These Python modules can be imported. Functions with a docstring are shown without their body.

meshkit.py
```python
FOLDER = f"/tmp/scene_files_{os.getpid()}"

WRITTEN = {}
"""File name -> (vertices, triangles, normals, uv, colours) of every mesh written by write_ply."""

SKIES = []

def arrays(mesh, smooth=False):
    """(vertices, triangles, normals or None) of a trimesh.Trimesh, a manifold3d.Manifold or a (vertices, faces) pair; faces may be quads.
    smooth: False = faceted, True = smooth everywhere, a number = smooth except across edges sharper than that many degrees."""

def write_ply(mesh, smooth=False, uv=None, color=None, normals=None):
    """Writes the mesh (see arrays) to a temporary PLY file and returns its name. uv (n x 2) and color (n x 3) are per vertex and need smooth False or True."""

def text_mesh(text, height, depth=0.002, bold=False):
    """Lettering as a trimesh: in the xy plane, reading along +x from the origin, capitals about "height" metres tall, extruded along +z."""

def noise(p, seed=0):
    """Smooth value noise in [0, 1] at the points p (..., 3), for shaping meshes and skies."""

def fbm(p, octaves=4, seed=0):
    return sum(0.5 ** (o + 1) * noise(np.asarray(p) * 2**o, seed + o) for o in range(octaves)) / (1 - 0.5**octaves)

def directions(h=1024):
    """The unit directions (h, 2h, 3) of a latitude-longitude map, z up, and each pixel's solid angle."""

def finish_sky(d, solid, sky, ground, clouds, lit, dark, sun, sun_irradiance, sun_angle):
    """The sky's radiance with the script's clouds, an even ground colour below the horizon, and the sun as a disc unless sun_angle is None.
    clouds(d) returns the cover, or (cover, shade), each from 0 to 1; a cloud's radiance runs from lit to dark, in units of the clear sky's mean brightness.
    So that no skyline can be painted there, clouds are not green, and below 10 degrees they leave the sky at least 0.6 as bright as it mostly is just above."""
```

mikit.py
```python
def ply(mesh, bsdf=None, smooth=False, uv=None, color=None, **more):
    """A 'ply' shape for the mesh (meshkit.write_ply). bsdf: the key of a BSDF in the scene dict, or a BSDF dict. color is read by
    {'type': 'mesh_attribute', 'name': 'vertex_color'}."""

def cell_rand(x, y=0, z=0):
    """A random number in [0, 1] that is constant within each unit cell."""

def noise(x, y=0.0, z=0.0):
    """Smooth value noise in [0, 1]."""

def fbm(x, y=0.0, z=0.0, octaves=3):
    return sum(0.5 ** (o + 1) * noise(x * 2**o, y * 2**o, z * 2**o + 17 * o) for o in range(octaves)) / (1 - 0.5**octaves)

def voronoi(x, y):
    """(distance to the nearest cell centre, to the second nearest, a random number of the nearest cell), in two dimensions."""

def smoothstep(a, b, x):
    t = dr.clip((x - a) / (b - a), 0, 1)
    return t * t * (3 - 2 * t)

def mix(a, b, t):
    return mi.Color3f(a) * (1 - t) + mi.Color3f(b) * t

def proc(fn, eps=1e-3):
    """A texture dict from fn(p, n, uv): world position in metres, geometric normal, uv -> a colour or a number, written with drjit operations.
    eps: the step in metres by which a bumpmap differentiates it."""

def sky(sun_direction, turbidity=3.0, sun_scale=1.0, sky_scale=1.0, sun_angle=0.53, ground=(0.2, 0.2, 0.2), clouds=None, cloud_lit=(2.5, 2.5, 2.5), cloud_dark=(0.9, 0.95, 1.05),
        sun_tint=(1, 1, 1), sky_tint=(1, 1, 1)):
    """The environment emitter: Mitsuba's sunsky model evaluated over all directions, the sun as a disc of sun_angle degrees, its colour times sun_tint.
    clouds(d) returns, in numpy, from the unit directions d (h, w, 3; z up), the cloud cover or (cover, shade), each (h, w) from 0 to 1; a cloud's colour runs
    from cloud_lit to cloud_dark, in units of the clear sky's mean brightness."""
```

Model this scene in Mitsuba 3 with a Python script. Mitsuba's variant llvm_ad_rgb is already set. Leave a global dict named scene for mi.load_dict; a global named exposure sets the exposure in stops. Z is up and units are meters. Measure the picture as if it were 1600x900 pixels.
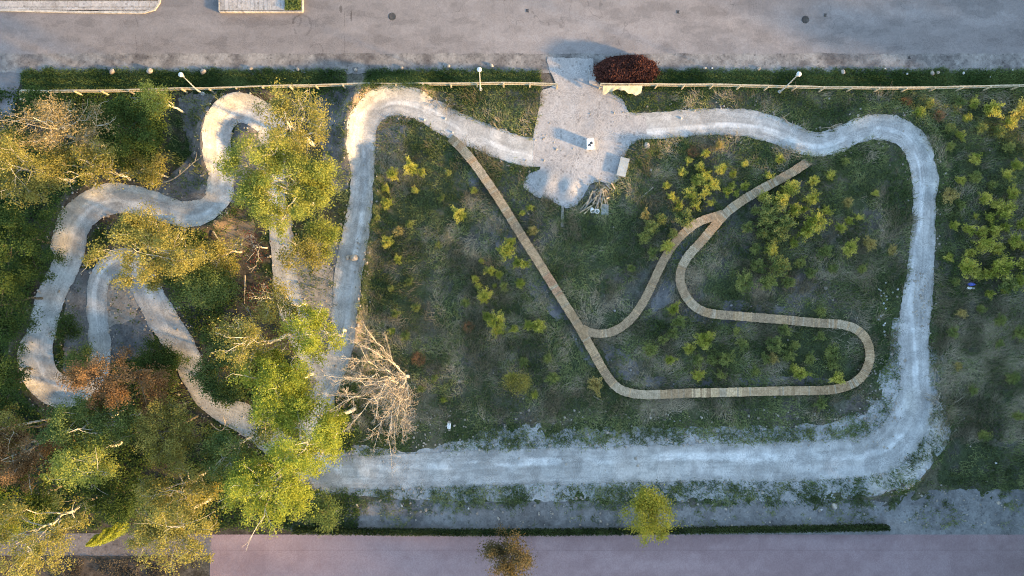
import math, random
import numpy as np, trimesh, shapely
import mitsuba as mi, drjit as dr
import mikit, meshkit
from mikit import noise, fbm, voronoi, cell_rand, smoothstep, mix, proc
from scipy.spatial import cKDTree
from scipy.interpolate import splprep, splev
from shapely.geometry import Polygon

T = mi.ScalarTransform4f
scene, labels = {}, {}
PI = math.pi

# ------------------------------------------------------------------ camera, sky, sun, exposure
HC = 60.0                       # the drone hovers 60 m up and looks straight down
scene['camera'] = {'type': 'perspective', 'fov': 73.04, 'fov_axis': 'x', 'near_clip': 0.5, 'far_clip': 4000.0,
                   'to_world': T().look_at(origin=[0, 0, HC], target=[0, 0, 0], up=[0, 1, 0])}
SUN_EL = 12.0
SUN_H = np.array([0.935, -0.355])
_ce = math.cos(math.radians(SUN_EL))
SUN = [SUN_H[0] * _ce, SUN_H[1] * _ce, math.sin(math.radians(SUN_EL))]
scene['sky'] = mikit.sky(SUN, turbidity=3, sun_scale=0.75, sky_scale=1.6, sun_tint=(1.0, 0.94, 0.83), sky_tint=(1.06, 0.99, 0.97), sun_angle=3.0, ground=(0.12, 0.12, 0.1))
exposure = 4.12

# ------------------------------------------------------------------ helpers
def P(px, py, z=0.0):
    """photo pixel -> ground plan position of a point at height z (used only to read the site plan off the aerial photo)."""
    k = (HC - z) / HC / 18.0
    return np.array([(px - 800.0) * k, (450.0 - py) * k])

def PL(pts, z=0.0):
    return np.array([P(a, b, z) for a, b in pts])

def rng_of(seed):
    return np.random.default_rng(seed)

def nfbm(x, y, s, octaves=3, seed=0):
    p = np.stack([np.asarray(x) * s, np.asarray(y) * s, np.zeros_like(np.asarray(x, float)) + 0.5], -1)
    return meshkit.fbm(p, octaves, seed)

def spline(pts, step=0.1, per=False):
    pts = np.asarray(pts, float)
    tck, u = splprep(pts.T, s=0, k=min(3, len(pts) - 1))
    c = np.array(splev(np.linspace(0, 1, 4000), tck)).T
    d = np.r_[0, np.cumsum(np.linalg.norm(np.diff(c, axis=0), axis=1))]
    s = np.arange(0, d[-1], step)
    return np.stack([np.interp(s, d, c[:, i]) for i in range(c.shape[1])], -1)

used = {}
def key_of(name, parent=None):
    k = name if parent is None else parent + '__' + name
    n = used.get(k, 0)
    used[k] = n + 1
    return k if n == 0 else f'{k}_{n:03d}'

def tag(k, label=None, cat=None, group=None, kind=None):
    d = labels.setdefault(k, {})
    if label: d['label'] = label
    if cat: d['category'] = cat
    if group: d['group'] = group
    if kind: d['kind'] = kind

def thing(name, label, cat, group=None):
    k = key_of(name)
    tag(k, label, cat, group)
    return k

def obj(name, mesh, bsdf, parent=None, smooth=False, uv=None, label=None, cat=None, group=None, kind=None):
    k = key_of(name, parent)
    scene[k] = mikit.ply(mesh, bsdf, smooth=smooth, uv=uv)
    if label or cat or group or kind:
        tag(k, label, cat, group, kind)
    return k

def put(name, shape, to_world, parent=None):
    k = key_of(name, parent)
    scene[k] = {**shape, 'to_world': to_world}
    return k

def join(ms):
    vs, fs, n = [], [], 0
    for m in ms:
        v, f = (m.vertices, m.faces) if hasattr(m, 'vertices') else m
        vs.append(np.asarray(v)); fs.append(np.asarray(f) + n); n += len(v)
    return np.vstack(vs), np.vstack(fs)

def box(cx, cy, cz, sx, sy, sz, rz=0.0, bev=0.0):
    v = np.array([[x, y, z] for x in (-.5, .5) for y in (-.5, .5) for z in (-.5, .5)]) * [sx, sy, sz]
    if bev:
        import manifold3d as m3
        pts = []
        for s in (( -bev, 0, 0), (0, -bev, 0), (0, 0, -bev)):
            e = np.array([sx, sy, sz]) / 2
            for q in np.sign(v):
                pts.append(q * e + q * np.array(s))
        mm = m3.Manifold.hull_points(np.array(pts)).to_mesh()
        v, f = mm.vert_properties[:, :3].astype(float), mm.tri_verts
    else:
        f = np.array([[0, 1, 3], [0, 3, 2], [4, 6, 7], [4, 7, 5], [0, 4, 5], [0, 5, 1], [2, 3, 7], [2, 7, 6], [0, 2, 6], [0, 6, 4], [1, 5, 7], [1, 7, 3]])
    c, s = math.cos(rz), math.sin(rz)
    v = np.stack([v[:, 0] * c - v[:, 1] * s, v[:, 0] * s + v[:, 1] * c, v[:, 2]], -1) + [cx, cy, cz]
    return v, f

def tube(points, radii, sides=5, cap=True):
    p = np.asarray(points, float)
    t = np.gradient(p, axis=0)
    t /= np.linalg.norm(t, axis=1, keepdims=True) + 1e-12
    m = t.mean(0)
    ref = np.array([0, 0, 1.0]) if abs(m[2]) < 0.8 * np.linalg.norm(m) + 1e-9 else np.array([1.0, 0.2, 0])
    a = np.cross(t, ref); a /= np.linalg.norm(a, axis=1, keepdims=True) + 1e-12
    b = np.cross(t, a)
    ang = np.arange(sides) * 2 * PI / sides
    r = np.broadcast_to(radii, (len(p),))
    v = p[:, None] + r[:, None, None] * (np.cos(ang)[None, :, None] * a[:, None] + np.sin(ang)[None, :, None] * b[:, None])
    i, j = np.meshgrid(np.arange(len(p) - 1), np.arange(sides), indexing='ij')
    q = np.stack([i * sides + j, i * sides + (j + 1) % sides, (i + 1) * sides + (j + 1) % sides, (i + 1) * sides + j], -1).reshape(-1, 4)
    f = np.vstack([q[:, [0, 1, 2]], q[:, [0, 2, 3]]])
    v = v.reshape(-1, 3)
    if cap:
        n = len(v); v = np.vstack([v, p[0], p[-1]]); j = np.arange(sides); e = (len(p) - 1) * sides
        f = np.vstack([f, np.stack([j * 0 + n, (j + 1) % sides, j], -1), np.stack([j * 0 + n + 1, e + j, e + (j + 1) % sides], -1)])
    return v, f

def lathe(profile, n=16, c=(0, 0, 0)):
    pr = np.asarray(profile, float); a = np.arange(n) * 2 * PI / n
    v = np.stack([pr[:, None, 0] * np.cos(a), pr[:, None, 0] * np.sin(a), np.repeat(pr[:, 1:2], n, 1)], -1).reshape(-1, 3) + c
    i, j = np.meshgrid(np.arange(len(pr) - 1), np.arange(n), indexing='ij')
    q = np.stack([i * n + j, i * n + (j + 1) % n, (i + 1) * n + (j + 1) % n, (i + 1) * n + j], -1).reshape(-1, 4)
    return v, np.vstack([q[:, [0, 1, 2]], q[:, [0, 2, 3]]])

def clip(V, F, s, *attrs):
    """The part of a triangle mesh where the vertex field s > 0, cut along the zero line."""
    pos = s > 0
    n = pos[F].sum(1)
    out = [F[n == 3]]
    newv, newa, count, cache = [], [[] for _ in attrs], [len(V)], {}
    def cut(i, j):
        a, b = np.minimum(i, j), np.maximum(i, j)
        pair, inv = np.unique(a.astype(np.int64) * len(V) + b, return_inverse=True)
        return pair, inv
    for want in (1, 2):
        f = F[n == want]
        if not len(f): continue
        p = pos[f]
        lone = np.argmax(p, 1) if want == 1 else np.argmin(p, 1)
        r = np.arange(len(f))
        a, b, c = f[r, lone], f[r, (lone + 1) % 3], f[r, (lone + 2) % 3]
        out.append(('1' if want == 1 else '2', a, b, c))
    edges = []
    for o in out[1:]:
        _, a, b, c = o
        edges += [np.stack([np.minimum(a, b), np.maximum(a, b)], 1), np.stack([np.minimum(a, c), np.maximum(a, c)], 1)]
    if edges:
        E = np.vstack(edges)
        code = E[:, 0].astype(np.int64) * len(V) + E[:, 1]
        u, inv = np.unique(code, return_inverse=True)
        i, j = u // len(V), u % len(V)
        t = (s[i] / (s[i] - s[j]))[:, None]
        V2 = np.vstack([V, V[i] * (1 - t) + V[j] * t])
        A2 = [np.vstack([x, x[i] * (1 - t) + x[j] * t]) for x in attrs]
        at, faces = 0, [out[0]]
        for o in out[1:]:
            k, a, b, c = o
            ab = inv[at:at + len(a)] + len(V); at += len(a)
            ac = inv[at:at + len(a)] + len(V); at += len(a)
            if k == '1':
                faces.append(np.stack([a, ab, ac], 1))
            else:
                faces += [np.stack([ab, b, c], 1), np.stack([ab, c, ac], 1)]
        F2 = np.vstack(faces)
    else:
        V2, A2, F2 = V, list(attrs), out[0]
    keep, inv = np.unique(F2, return_inverse=True)
    return (V2[keep], inv.reshape(-1, 3), *[x[keep] for x in A2])

def polyfield(pts, x, y):
    """signed distance to a polygon of photo pixels, in metres, positive inside."""
    g = Polygon(PL(pts))
    if not g.is_valid: g = g.buffer(0)
    q = shapely.points(x, y)
    d = shapely.distance(q, g.boundary)
    return np.where(shapely.contains_xy(g, x, y), d, -d)

# ------------------------------------------------------------------ materials
def diffuse(name, fn, rough=None):
    tex = proc(fn) if callable(fn) else {'type': 'rgb', 'value': list(fn)}
    b = {'type': 'diffuse', 'reflectance': tex} if rough is None else {'type': 'principled', 'base_color': tex, 'roughness': rough, 'specular': 0.4}
    scene[name] = {'type': 'twosided', 'b': b}
    return name

def speck(p, f):
    return cell_rand(p.x * f, p.y * f, p.z * f * 0.3)

def C(*a):
    return mi.Color3f(*a)

def ground_fn(p, n, uv):
    a = fbm(p.x * 0.16 + 3, p.y * 0.16, 0.3, 4)
    b = fbm(p.x * 0.7, p.y * 0.7 + 9, 0.7, 4)
    c = fbm(p.x * 3.1, p.y * 3.1, 1.7, 3)
    soil = mix(C(0.095, 0.085, 0.074), C(0.20, 0.18, 0.16), smoothstep(0.35, 0.75, b * 0.6 + c * 0.4))
    moss = mix(C(0.040, 0.050, 0.026), C(0.078, 0.093, 0.046), c)
    straw = mix(C(0.11, 0.098, 0.066), C(0.18, 0.162, 0.11), c)
    g = smoothstep(0.38, 0.54, a * 0.55 + b * 0.45)
    col = mix(soil, moss, g)
    col = mix(col, straw, smoothstep(0.58, 0.72, fbm(p.x * 0.45 + 31, p.y * 0.45, 2.0, 4)) * 0.75)
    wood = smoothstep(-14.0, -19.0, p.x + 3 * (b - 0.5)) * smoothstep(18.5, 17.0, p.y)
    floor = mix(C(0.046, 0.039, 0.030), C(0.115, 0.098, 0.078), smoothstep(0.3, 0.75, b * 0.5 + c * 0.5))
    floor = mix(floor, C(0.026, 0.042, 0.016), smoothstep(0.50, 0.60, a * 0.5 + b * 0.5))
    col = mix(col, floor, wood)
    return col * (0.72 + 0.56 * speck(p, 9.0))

def gravel_mix(lo, hi, f1, fs, streak=0.0):
    def fn(p, n, uv):
        a = fbm(p.x * f1, p.y * f1, 0.2, 4)
        b = fbm(p.x * 2.3, p.y * 2.3, 4.2, 3)
        k = speck(p, fs)
        col = mix(C(*lo), C(*hi), smoothstep(0.25, 0.75, a * 0.6 + b * 0.4))
        return col * (0.84 + 0.32 * k) * mi.Float(1 - 0.28 * dr.select(cell_rand(p.x * 6, p.y * 6, 3) > 0.96, 1.0, 0.0))
    return fn

def trail_fn(p, n, uv):
    # uv: metres along the track, metres across it
    s, d = uv.x, uv.y
    a = fbm(p.x * 0.55, p.y * 0.55, 0.9, 4)
    b = fbm(p.x * 2.9, p.y * 2.9, 0.2, 3)
    rut = fbm(s * 0.25, d * 5.0, 7.7, 3)
    wander = d - 0.35 * (noise(s * 0.11, 3.3) - 0.5) * 2
    pale = smoothstep(0.30, 0.10, dr.abs(wander - 0.25)) * smoothstep(0.34, 0.60, fbm(s * 0.35, wander * 1.4, 5.0, 3))
    col = mix(C(0.335, 0.323, 0.307), C(0.455, 0.443, 0.427), smoothstep(0.25, 0.75, 0.5 * a + 0.5 * rut))
    col = mix(col, C(0.60, 0.592, 0.58), pale * 0.75)
    col = col * (0.86 + 0.28 * smoothstep(0.3, 0.7, fbm(p.x * 1.4, p.y * 1.4, 8.0, 3))) * (1 - 0.09 * smoothstep(0.60, 0.72, noise(s * 0.5, d * 9.0, 2.0)))
    edge = smoothstep(0.75, 1.25, dr.abs(d) + 0.5 * (b - 0.5))
    col = mix(col, mix(C(0.20, 0.18, 0.155), C(0.31, 0.29, 0.26), b), edge * 0.7)
    return col * (0.86 + 0.28 * speck(p, 11.0))

def asphalt_fn(p, n, uv):
    a = fbm(p.x * 0.05, p.y * 0.33, 0.2, 4)
    b = fbm(p.x * 0.9, p.y * 0.9, 1.2, 4)
    band = noise(p.x * 0.02, p.y * 0.8 + 5)
    col = mix(C(0.188, 0.171, 0.169), C(0.252, 0.231, 0.228), smoothstep(0.3, 0.7, 0.5 * a + 0.25 * b + 0.25 * band))
    # repair patches and old tar seams
    px = cell_rand(dr.floor(p.x / 7.3 + 0.2), dr.floor(p.y / 2.9))
    col = col * (0.96 + 0.08 * px)
    seam = smoothstep(0.05, 0.015, dr.abs(p.x + 14.6 + 0.35 * (noise(p.y * 0.9) - 0.5))) + smoothstep(0.05, 0.015, dr.abs(p.x + 32.6 + 0.3 * (noise(p.y * 1.1 + 8) - 0.5)))
    col = col * (1 - 0.22 * dr.clip(seam, 0, 1) * smoothstep(0.35, 0.6, noise(p.x * 2, p.y * 1.3)))
    for (cx, cy, r, w) in ((-18.2, 22.8, 0.75, 0.10), (-17.0, 20.4, 0.62, 0.08), (-18.6, 23.2, 0.35, 0.12)):
        q = dr.sqrt(dr.square(p.x - cx) + dr.square((p.y - cy) * 0.8))
        col = col * (1 - 0.20 * smoothstep(w, w * 0.4, dr.abs(q - r + 0.2 * (noise(p.x * 3, p.y * 3) - 0.5))) * smoothstep(0.3, 0.55, noise(p.x * 2.2, p.y * 2.2, 4)))
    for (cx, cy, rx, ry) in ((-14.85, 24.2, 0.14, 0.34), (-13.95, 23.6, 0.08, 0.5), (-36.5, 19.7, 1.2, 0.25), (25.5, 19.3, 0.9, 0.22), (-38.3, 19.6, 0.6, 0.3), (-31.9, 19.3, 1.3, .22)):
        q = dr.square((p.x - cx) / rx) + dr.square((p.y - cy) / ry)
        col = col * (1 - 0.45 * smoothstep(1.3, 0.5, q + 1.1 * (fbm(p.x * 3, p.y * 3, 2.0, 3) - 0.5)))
    st = fbm(p.x * 0.6, p.y * 1.3, 6.0, 4)
    col = col * (1 - 0.14 * smoothstep(0.56, 0.66, st)) * (1 + 0.10 * smoothstep(0.42, 0.34, st))
    crack = dr.abs(fbm(p.x * 0.35 + 2, p.y * 0.35, 3.0, 4) - 0.5)
    col = col * (1 - 0.25 * smoothstep(0.006, 0.002, crack) * smoothstep(0.45, 0.6, noise(p.x * 0.2, p.y * 0.2, 9)))
    return col * (0.90 + 0.20 * speck(p, 12.0))

def pink_fn(p, n, uv):
    a = fbm(p.x * 0.08, p.y * 0.5, 0.2, 4)
    b = fbm(p.x * 1.2, p.y * 1.2, 1.2, 4)
    col = mix(C(0.265, 0.182, 0.184), C(0.335, 0.242, 0.244), smoothstep(0.3, 0.7, 0.6 * a + 0.4 * b))
    line = smoothstep(0.06, 0.02, dr.abs(p.y + 22.75 + 0.05 * (noise(p.x * 0.5) - 0.5)))
    col = col * (1 - 0.14 * line)
    return col * (0.90 + 0.20 * speck(p, 12.0))

def tint_fn(lo, hi, f, spk=0.4, fs=8.0):
    def fn(p, n, uv):
        return mix(C(*lo), C(*hi), smoothstep(0.25, 0.75, fbm(p.x * f, p.y * f, p.z * f, 2))) * (1 - spk / 2 + spk * cell_rand(p.x * fs, p.y * fs, p.z * fs))
    return fn

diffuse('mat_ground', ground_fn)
diffuse('mat_trail', trail_fn)
diffuse('mat_yard', gravel_mix((0.325, 0.303, 0.293), (0.435, 0.413, 0.402), 0.3, 11))
diffuse('mat_grit', gravel_mix((0.275, 0.27, 0.262), (0.43, 0.423, 0.411), 0.5, 10))
diffuse('mat_strip', gravel_mix((0.125, 0.12, 0.116), (0.255, 0.247, 0.242), 0.35, 9))
diffuse('mat_shoulder', gravel_mix((0.11, 0.10, 0.098), (0.30, 0.28, 0.265), 0.8, 9))
diffuse('mat_sidepath', gravel_mix((0.12, 0.105, 0.105), (0.19, 0.17, 0.17), 0.5, 9))
diffuse('mat_sandy', gravel_mix((0.21, 0.185, 0.16), (0.36, 0.325, 0.29), 0.5, 9))
diffuse('mat_greystone', tint_fn((0.16, 0.155, 0.15), (0.30, 0.29, 0.285), 3.0, 0.25))
diffuse('mat_tan', gravel_mix((0.17, 0.125, 0.085), (0.31, 0.245, 0.175), 0.7, 9))
diffuse('mat_greysoil', gravel_mix((0.085, 0.082, 0.082), (0.20, 0.19, 0.185), 0.6, 9))
diffuse('mat_bed', gravel_mix((0.045, 0.036, 0.03), (0.11, 0.088, 0.07), 0.9, 8))
diffuse('mat_road', asphalt_fn)
diffuse('mat_pink', pink_fn)
diffuse('mat_slab', gravel_mix((0.30, 0.275, 0.26), (0.42, 0.39, 0.37), 0.8, 9))
diffuse('mat_kerb', gravel_mix((0.38, 0.34, 0.30), (0.50, 0.46, 0.41), 1.0, 9))
diffuse('mat_stone', tint_fn((0.25, 0.215, 0.18), (0.42, 0.375, 0.325), 3.0, 0.25))
diffuse('mat_whitestone', tint_fn((0.40, 0.39, 0.375), (0.58, 0.57, 0.55), 4.0, 0.2))
diffuse('mat_iron', tint_fn((0.03, 0.03, 0.03), (0.07, 0.065, 0.06), 4.0, 0.3), 0.6)
diffuse('mat_white', (0.78, 0.78, 0.76), 0.5)
diffuse('mat_lamp', (0.60, 0.60, 0.58), 0.35)
diffuse('mat_pole', (0.42, 0.42, 0.40), 0.45)
diffuse('mat_greyboard', tint_fn((0.33, 0.34, 0.33), (0.42, 0.43, 0.42), 2.0, 0.1), 0.7)
diffuse('mat_dark', (0.04, 0.04, 0.045), 0.5)
diffuse('mat_tarp', tint_fn((0.42, 0.38, 0.26), (0.55, 0.50, 0.36), 2.0, 0.1))
diffuse('mat_blue', tint_fn((0.05, 0.08, 0.38), (0.10, 0.14, 0.50), 5.0, 0.1), 0.4)

def wood_fn(lo, hi):
    def fn(p, n, uv):
        g = fbm(p.x * 6 + p.y * 2, p.y * 6 - p.x * 2, p.z * 6, 3)
        return mix(C(*lo), C(*hi), smoothstep(0.25, 0.75, g)) * (0.86 + 0.28 * cell_rand(p.x * 12, p.y * 12, 1))
    return fn
PLANK = []
for i, (lo, hi) in enumerate([((0.235, 0.185, 0.135), (0.31, 0.25, 0.19)), ((0.29, 0.235, 0.175), (0.37, 0.31, 0.24)), ((0.22, 0.185, 0.15), (0.29, 0.25, 0.205)),
                              ((0.26, 0.24, 0.205), (0.35, 0.325, 0.285)), ((0.38, 0.32, 0.235), (0.50, 0.43, 0.33)), ((0.28, 0.185, 0.135), (0.37, 0.26, 0.20))]):
    PLANK.append(diffuse(f'mat_plank_{i}', wood_fn([float(a * b) for a, b in zip(lo, (1.26, 1.08, 0.86))], [float(a * b) for a, b in zip(hi, (1.28, 1.10, 0.88))])))
diffuse('mat_fence', wood_fn((0.38, 0.32, 0.22), (0.52, 0.45, 0.33)))
diffuse('mat_underwood', wood_fn((0.10, 0.085, 0.065), (0.16, 0.135, 0.105)))
diffuse('mat_deadwood', wood_fn((0.24, 0.205, 0.16), (0.40, 0.35, 0.28)))
diffuse('mat_logwood', wood_fn((0.26, 0.20, 0.13), (0.46, 0.38, 0.26)))
diffuse('mat_greywood', wood_fn((0.20, 0.185, 0.165), (0.33, 0.31, 0.28)))
diffuse('mat_bark', tint_fn((0.10, 0.085, 0.065), (0.20, 0.17, 0.13), 4.0, 0.3))
diffuse('mat_birchbark', tint_fn((0.36, 0.33, 0.27), (0.58, 0.54, 0.46), 3.0, 0.3))
diffuse('mat_twig', tint_fn((0.32, 0.275, 0.225), (0.47, 0.41, 0.335), 3.0, 0.3))

def leafmat(name, lo, hi, trans=1.0, f=0.9, spk=0.2):
    fn = tint_fn(lo, hi, f, spk, 7.0)
    scene[name] = {'type': 'principledthin', 'base_color': proc(fn), 'roughness': 0.65, 'diff_trans': trans, 'spec_trans': 0.0, 'eta': 1.3}
    return name
LEAF = {
    'yellow': leafmat('leaf_yellow', (0.268, 0.319, 0.054), (0.410, 0.445, 0.081)),
    'bright': leafmat('leaf_bright', (0.247, 0.294, 0.070), (0.411, 0.414, 0.097)),
    'green': leafmat('leaf_green', (0.125, 0.180, 0.059), (0.220, 0.275, 0.091)),
    'dark': leafmat('leaf_dark', (0.059, 0.100, 0.032), (0.116, 0.168, 0.048)),
    'olive': leafmat('leaf_olive', (0.253, 0.240, 0.066), (0.405, 0.364, 0.109)),
    'brown': leafmat('leaf_brown', (0.214, 0.135, 0.067), (0.370, 0.229, 0.115)),
    'bud': leafmat('leaf_bud', (0.265, 0.211, 0.100), (0.374, 0.296, 0.151)),
    'lime': leafmat('leaf_lime', (0.345, 0.336, 0.055), (0.460, 0.431, 0.077)),
    'russet': leafmat('leaf_russet', (0.135, 0.110, 0.05), (0.21, 0.165, 0.08)),
    'burgundy': leafmat('leaf_burgundy', (0.051, 0.026, 0.023), (0.128, 0.054, 0.042), 0.5),
    'red': leafmat('leaf_red', (0.134, 0.043, 0.032), (0.218, 0.082, 0.059)),
    'hedge': leafmat('leaf_hedge', (0.026, 0.041, 0.016), (0.058, 0.077, 0.029), 0.4),
    'sap_yellow': leafmat('leaf_sapling_yellow', (0.275, 0.321, 0.061), (0.591, 0.559, 0.140), 1.0, 1.3),
    'sap_green': leafmat('leaf_sapling_green', (0.174, 0.225, 0.078), (0.314, 0.339, 0.111), 1.0, 1.3),
    'sap_olive': leafmat('leaf_sapling_olive', (0.349, 0.301, 0.111), (0.528, 0.431, 0.177), 1.0, 1.3),
    'sap_gold': leafmat('leaf_sapling_gold', (0.507, 0.431, 0.099), (0.697, 0.572, 0.155), 1.0, 1.3),
}
GRASS = {
    'green': leafmat('blade_green', (0.062, 0.108, 0.036), (0.153, 0.205, 0.074), 0.6, 0.5, 0.7),
    'rough': leafmat('blade_rough', (0.092, 0.121, 0.050), (0.241, 0.269, 0.117), 0.6, 0.6, 0.8),
    'straw': leafmat('blade_straw', (0.179, 0.157, 0.101), (0.422, 0.359, 0.255), 0.5, 0.6, 0.7),
    'rust': leafmat('blade_rust', (0.20, 0.110, 0.060), (0.34, 0.20, 0.11), 0.5, 0.8, 0.5),
}

# ------------------------------------------------------------------ site plan (pixels of the aerial photo -> metres)
TRAILS = [  # (name, centreline, widths in px)
    ('gravel_trail', [(425, 200), (402, 178), (372, 172), (349, 190), (343, 228), (347, 280), (338, 318), (312, 334), (275, 332), (230, 317), (182, 311), (142, 327), (118, 358),
      (110, 400), (86, 450), (68, 510), (60, 560), (78, 598), (115, 612), (146, 592), (157, 540), (152, 480), (160, 430), (190, 408), (222, 438), (250, 490), (282, 540), (312, 600), (342, 636), (392, 660), (440, 700), (490, 730), (545, 739)],
      [44, 44, 44, 40, 38, 40, 38, 40, 40, 42, 44, 44, 42, 42, 44, 44, 48, 48, 46, 36, 34, 32, 34, 40, 44, 48, 44, 40, 38, 48, 46, 46, 48]),
    ('gravel_trail', [(425, 200), (428, 260), (432, 330), (441, 390), (447, 440), (462, 500), (490, 560), (516, 590)], [44, 36, 30, 34, 38, 40, 38, 36]),
    ('gravel_trail', [(850, 240), (800, 232), (752, 215), (700, 190), (650, 165), (605, 160), (576, 182), (567, 240), (565, 310), (556, 370), (545, 430), (540, 490), (532, 545), (508, 610), (488, 670), (500, 715), (545, 738)],
      [44, 46, 44, 44, 42, 44, 44, 40, 38, 42, 46, 42, 38, 36, 40, 44, 48]),
    ('gravel_trail', [(535, 738), (600, 737), (700, 733), (800, 729), (950, 727), (1100, 722), (1220, 721), (1320, 716), (1385, 700), (1420, 655), (1430, 600), (1427, 540), (1431, 480), (1438, 420), (1442, 360), (1443, 300), (1438, 250), (1415, 212), (1368, 199), (1322, 212), (1272, 226), (1222, 208), (1160, 192), (1080, 192), (980, 198)],
      [50, 54, 56, 56, 56, 58, 60, 62, 66, 62, 50, 48, 50, 42, 36, 36, 38, 40, 38, 38, 40, 42, 42, 42, 44]),
]
YARD = [(853, 90), (926, 92), (930, 128), (958, 146), (974, 158), (985, 180), (1010, 180), (1010, 212), (985, 228), (975, 245), (974, 275), (955, 290), (938, 284), (922, 288), (912, 306), (900, 322), (884, 326), (862, 314), (836, 308), (818, 292),
        (824, 272), (846, 264), (832, 254), (834, 214), (840, 180), (846, 142), (868, 132), (860, 112)]
BERMS = [  # crest line px, height, half width
    ([(425, 150), (395, 148), (362, 154), (336, 172), (322, 205), (324, 250)], 1.0, 0.75),
    ([(240, 288), (205, 284), (165, 286), (124, 306), (97, 345), (90, 385)], 1.0, 0.75),
    ([(352, 335), (335, 350), (310, 358), (275, 355)], 0.55, 0.7),
    ([(660, 142), (625, 134), (596, 134), (562, 150), (546, 185), (543, 240)], 1.1, 0.75),
    ([(32, 540), (34, 585), (58, 622), (100, 640), (135, 636)], 0.9, 0.8),
    ([(1330, 186), (1372, 172), (1430, 188), (1464, 235), (1466, 290)], 0.5, 0.7),
    ([(1470, 640), (1460, 700), (1425, 742), (1370, 760)], 0.8, 0.8),
    ([(588, 240), (586, 310), (580, 360), (572, 420), (562, 480), (556, 530)], 0.45, 0.5),
    ([(1240, 232), (1272, 250), (1310, 238)], 0.35, 0.6),
    ([(380, 230), (378, 215), (392, 205)], 0.5, 0.8),
    ([(262, 300), (300, 306), (322, 290)], 0.4, 0.7),
]
MOUNDS = [((854, 288), 0.55, 0.95), ((888, 296), 0.5, 0.85), ((1012, 232), 0.4, 0.8), ((1428, 622), 0.35, 0.8), ((1430, 640), 0.25, 0.7), ((575, 560), 0.5, 1.2), ((560, 610), 0.5, 1.2), ((560, 405), 0.15, 0.8)]
ROLLERS = [(560, 738), (612, 737), (690, 733), (755, 731), (812, 729), (878, 728), (960, 727), (1030, 725), (1075, 723), (1150, 722), (1220, 721), (1285, 718), (1345, 712)]

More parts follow.
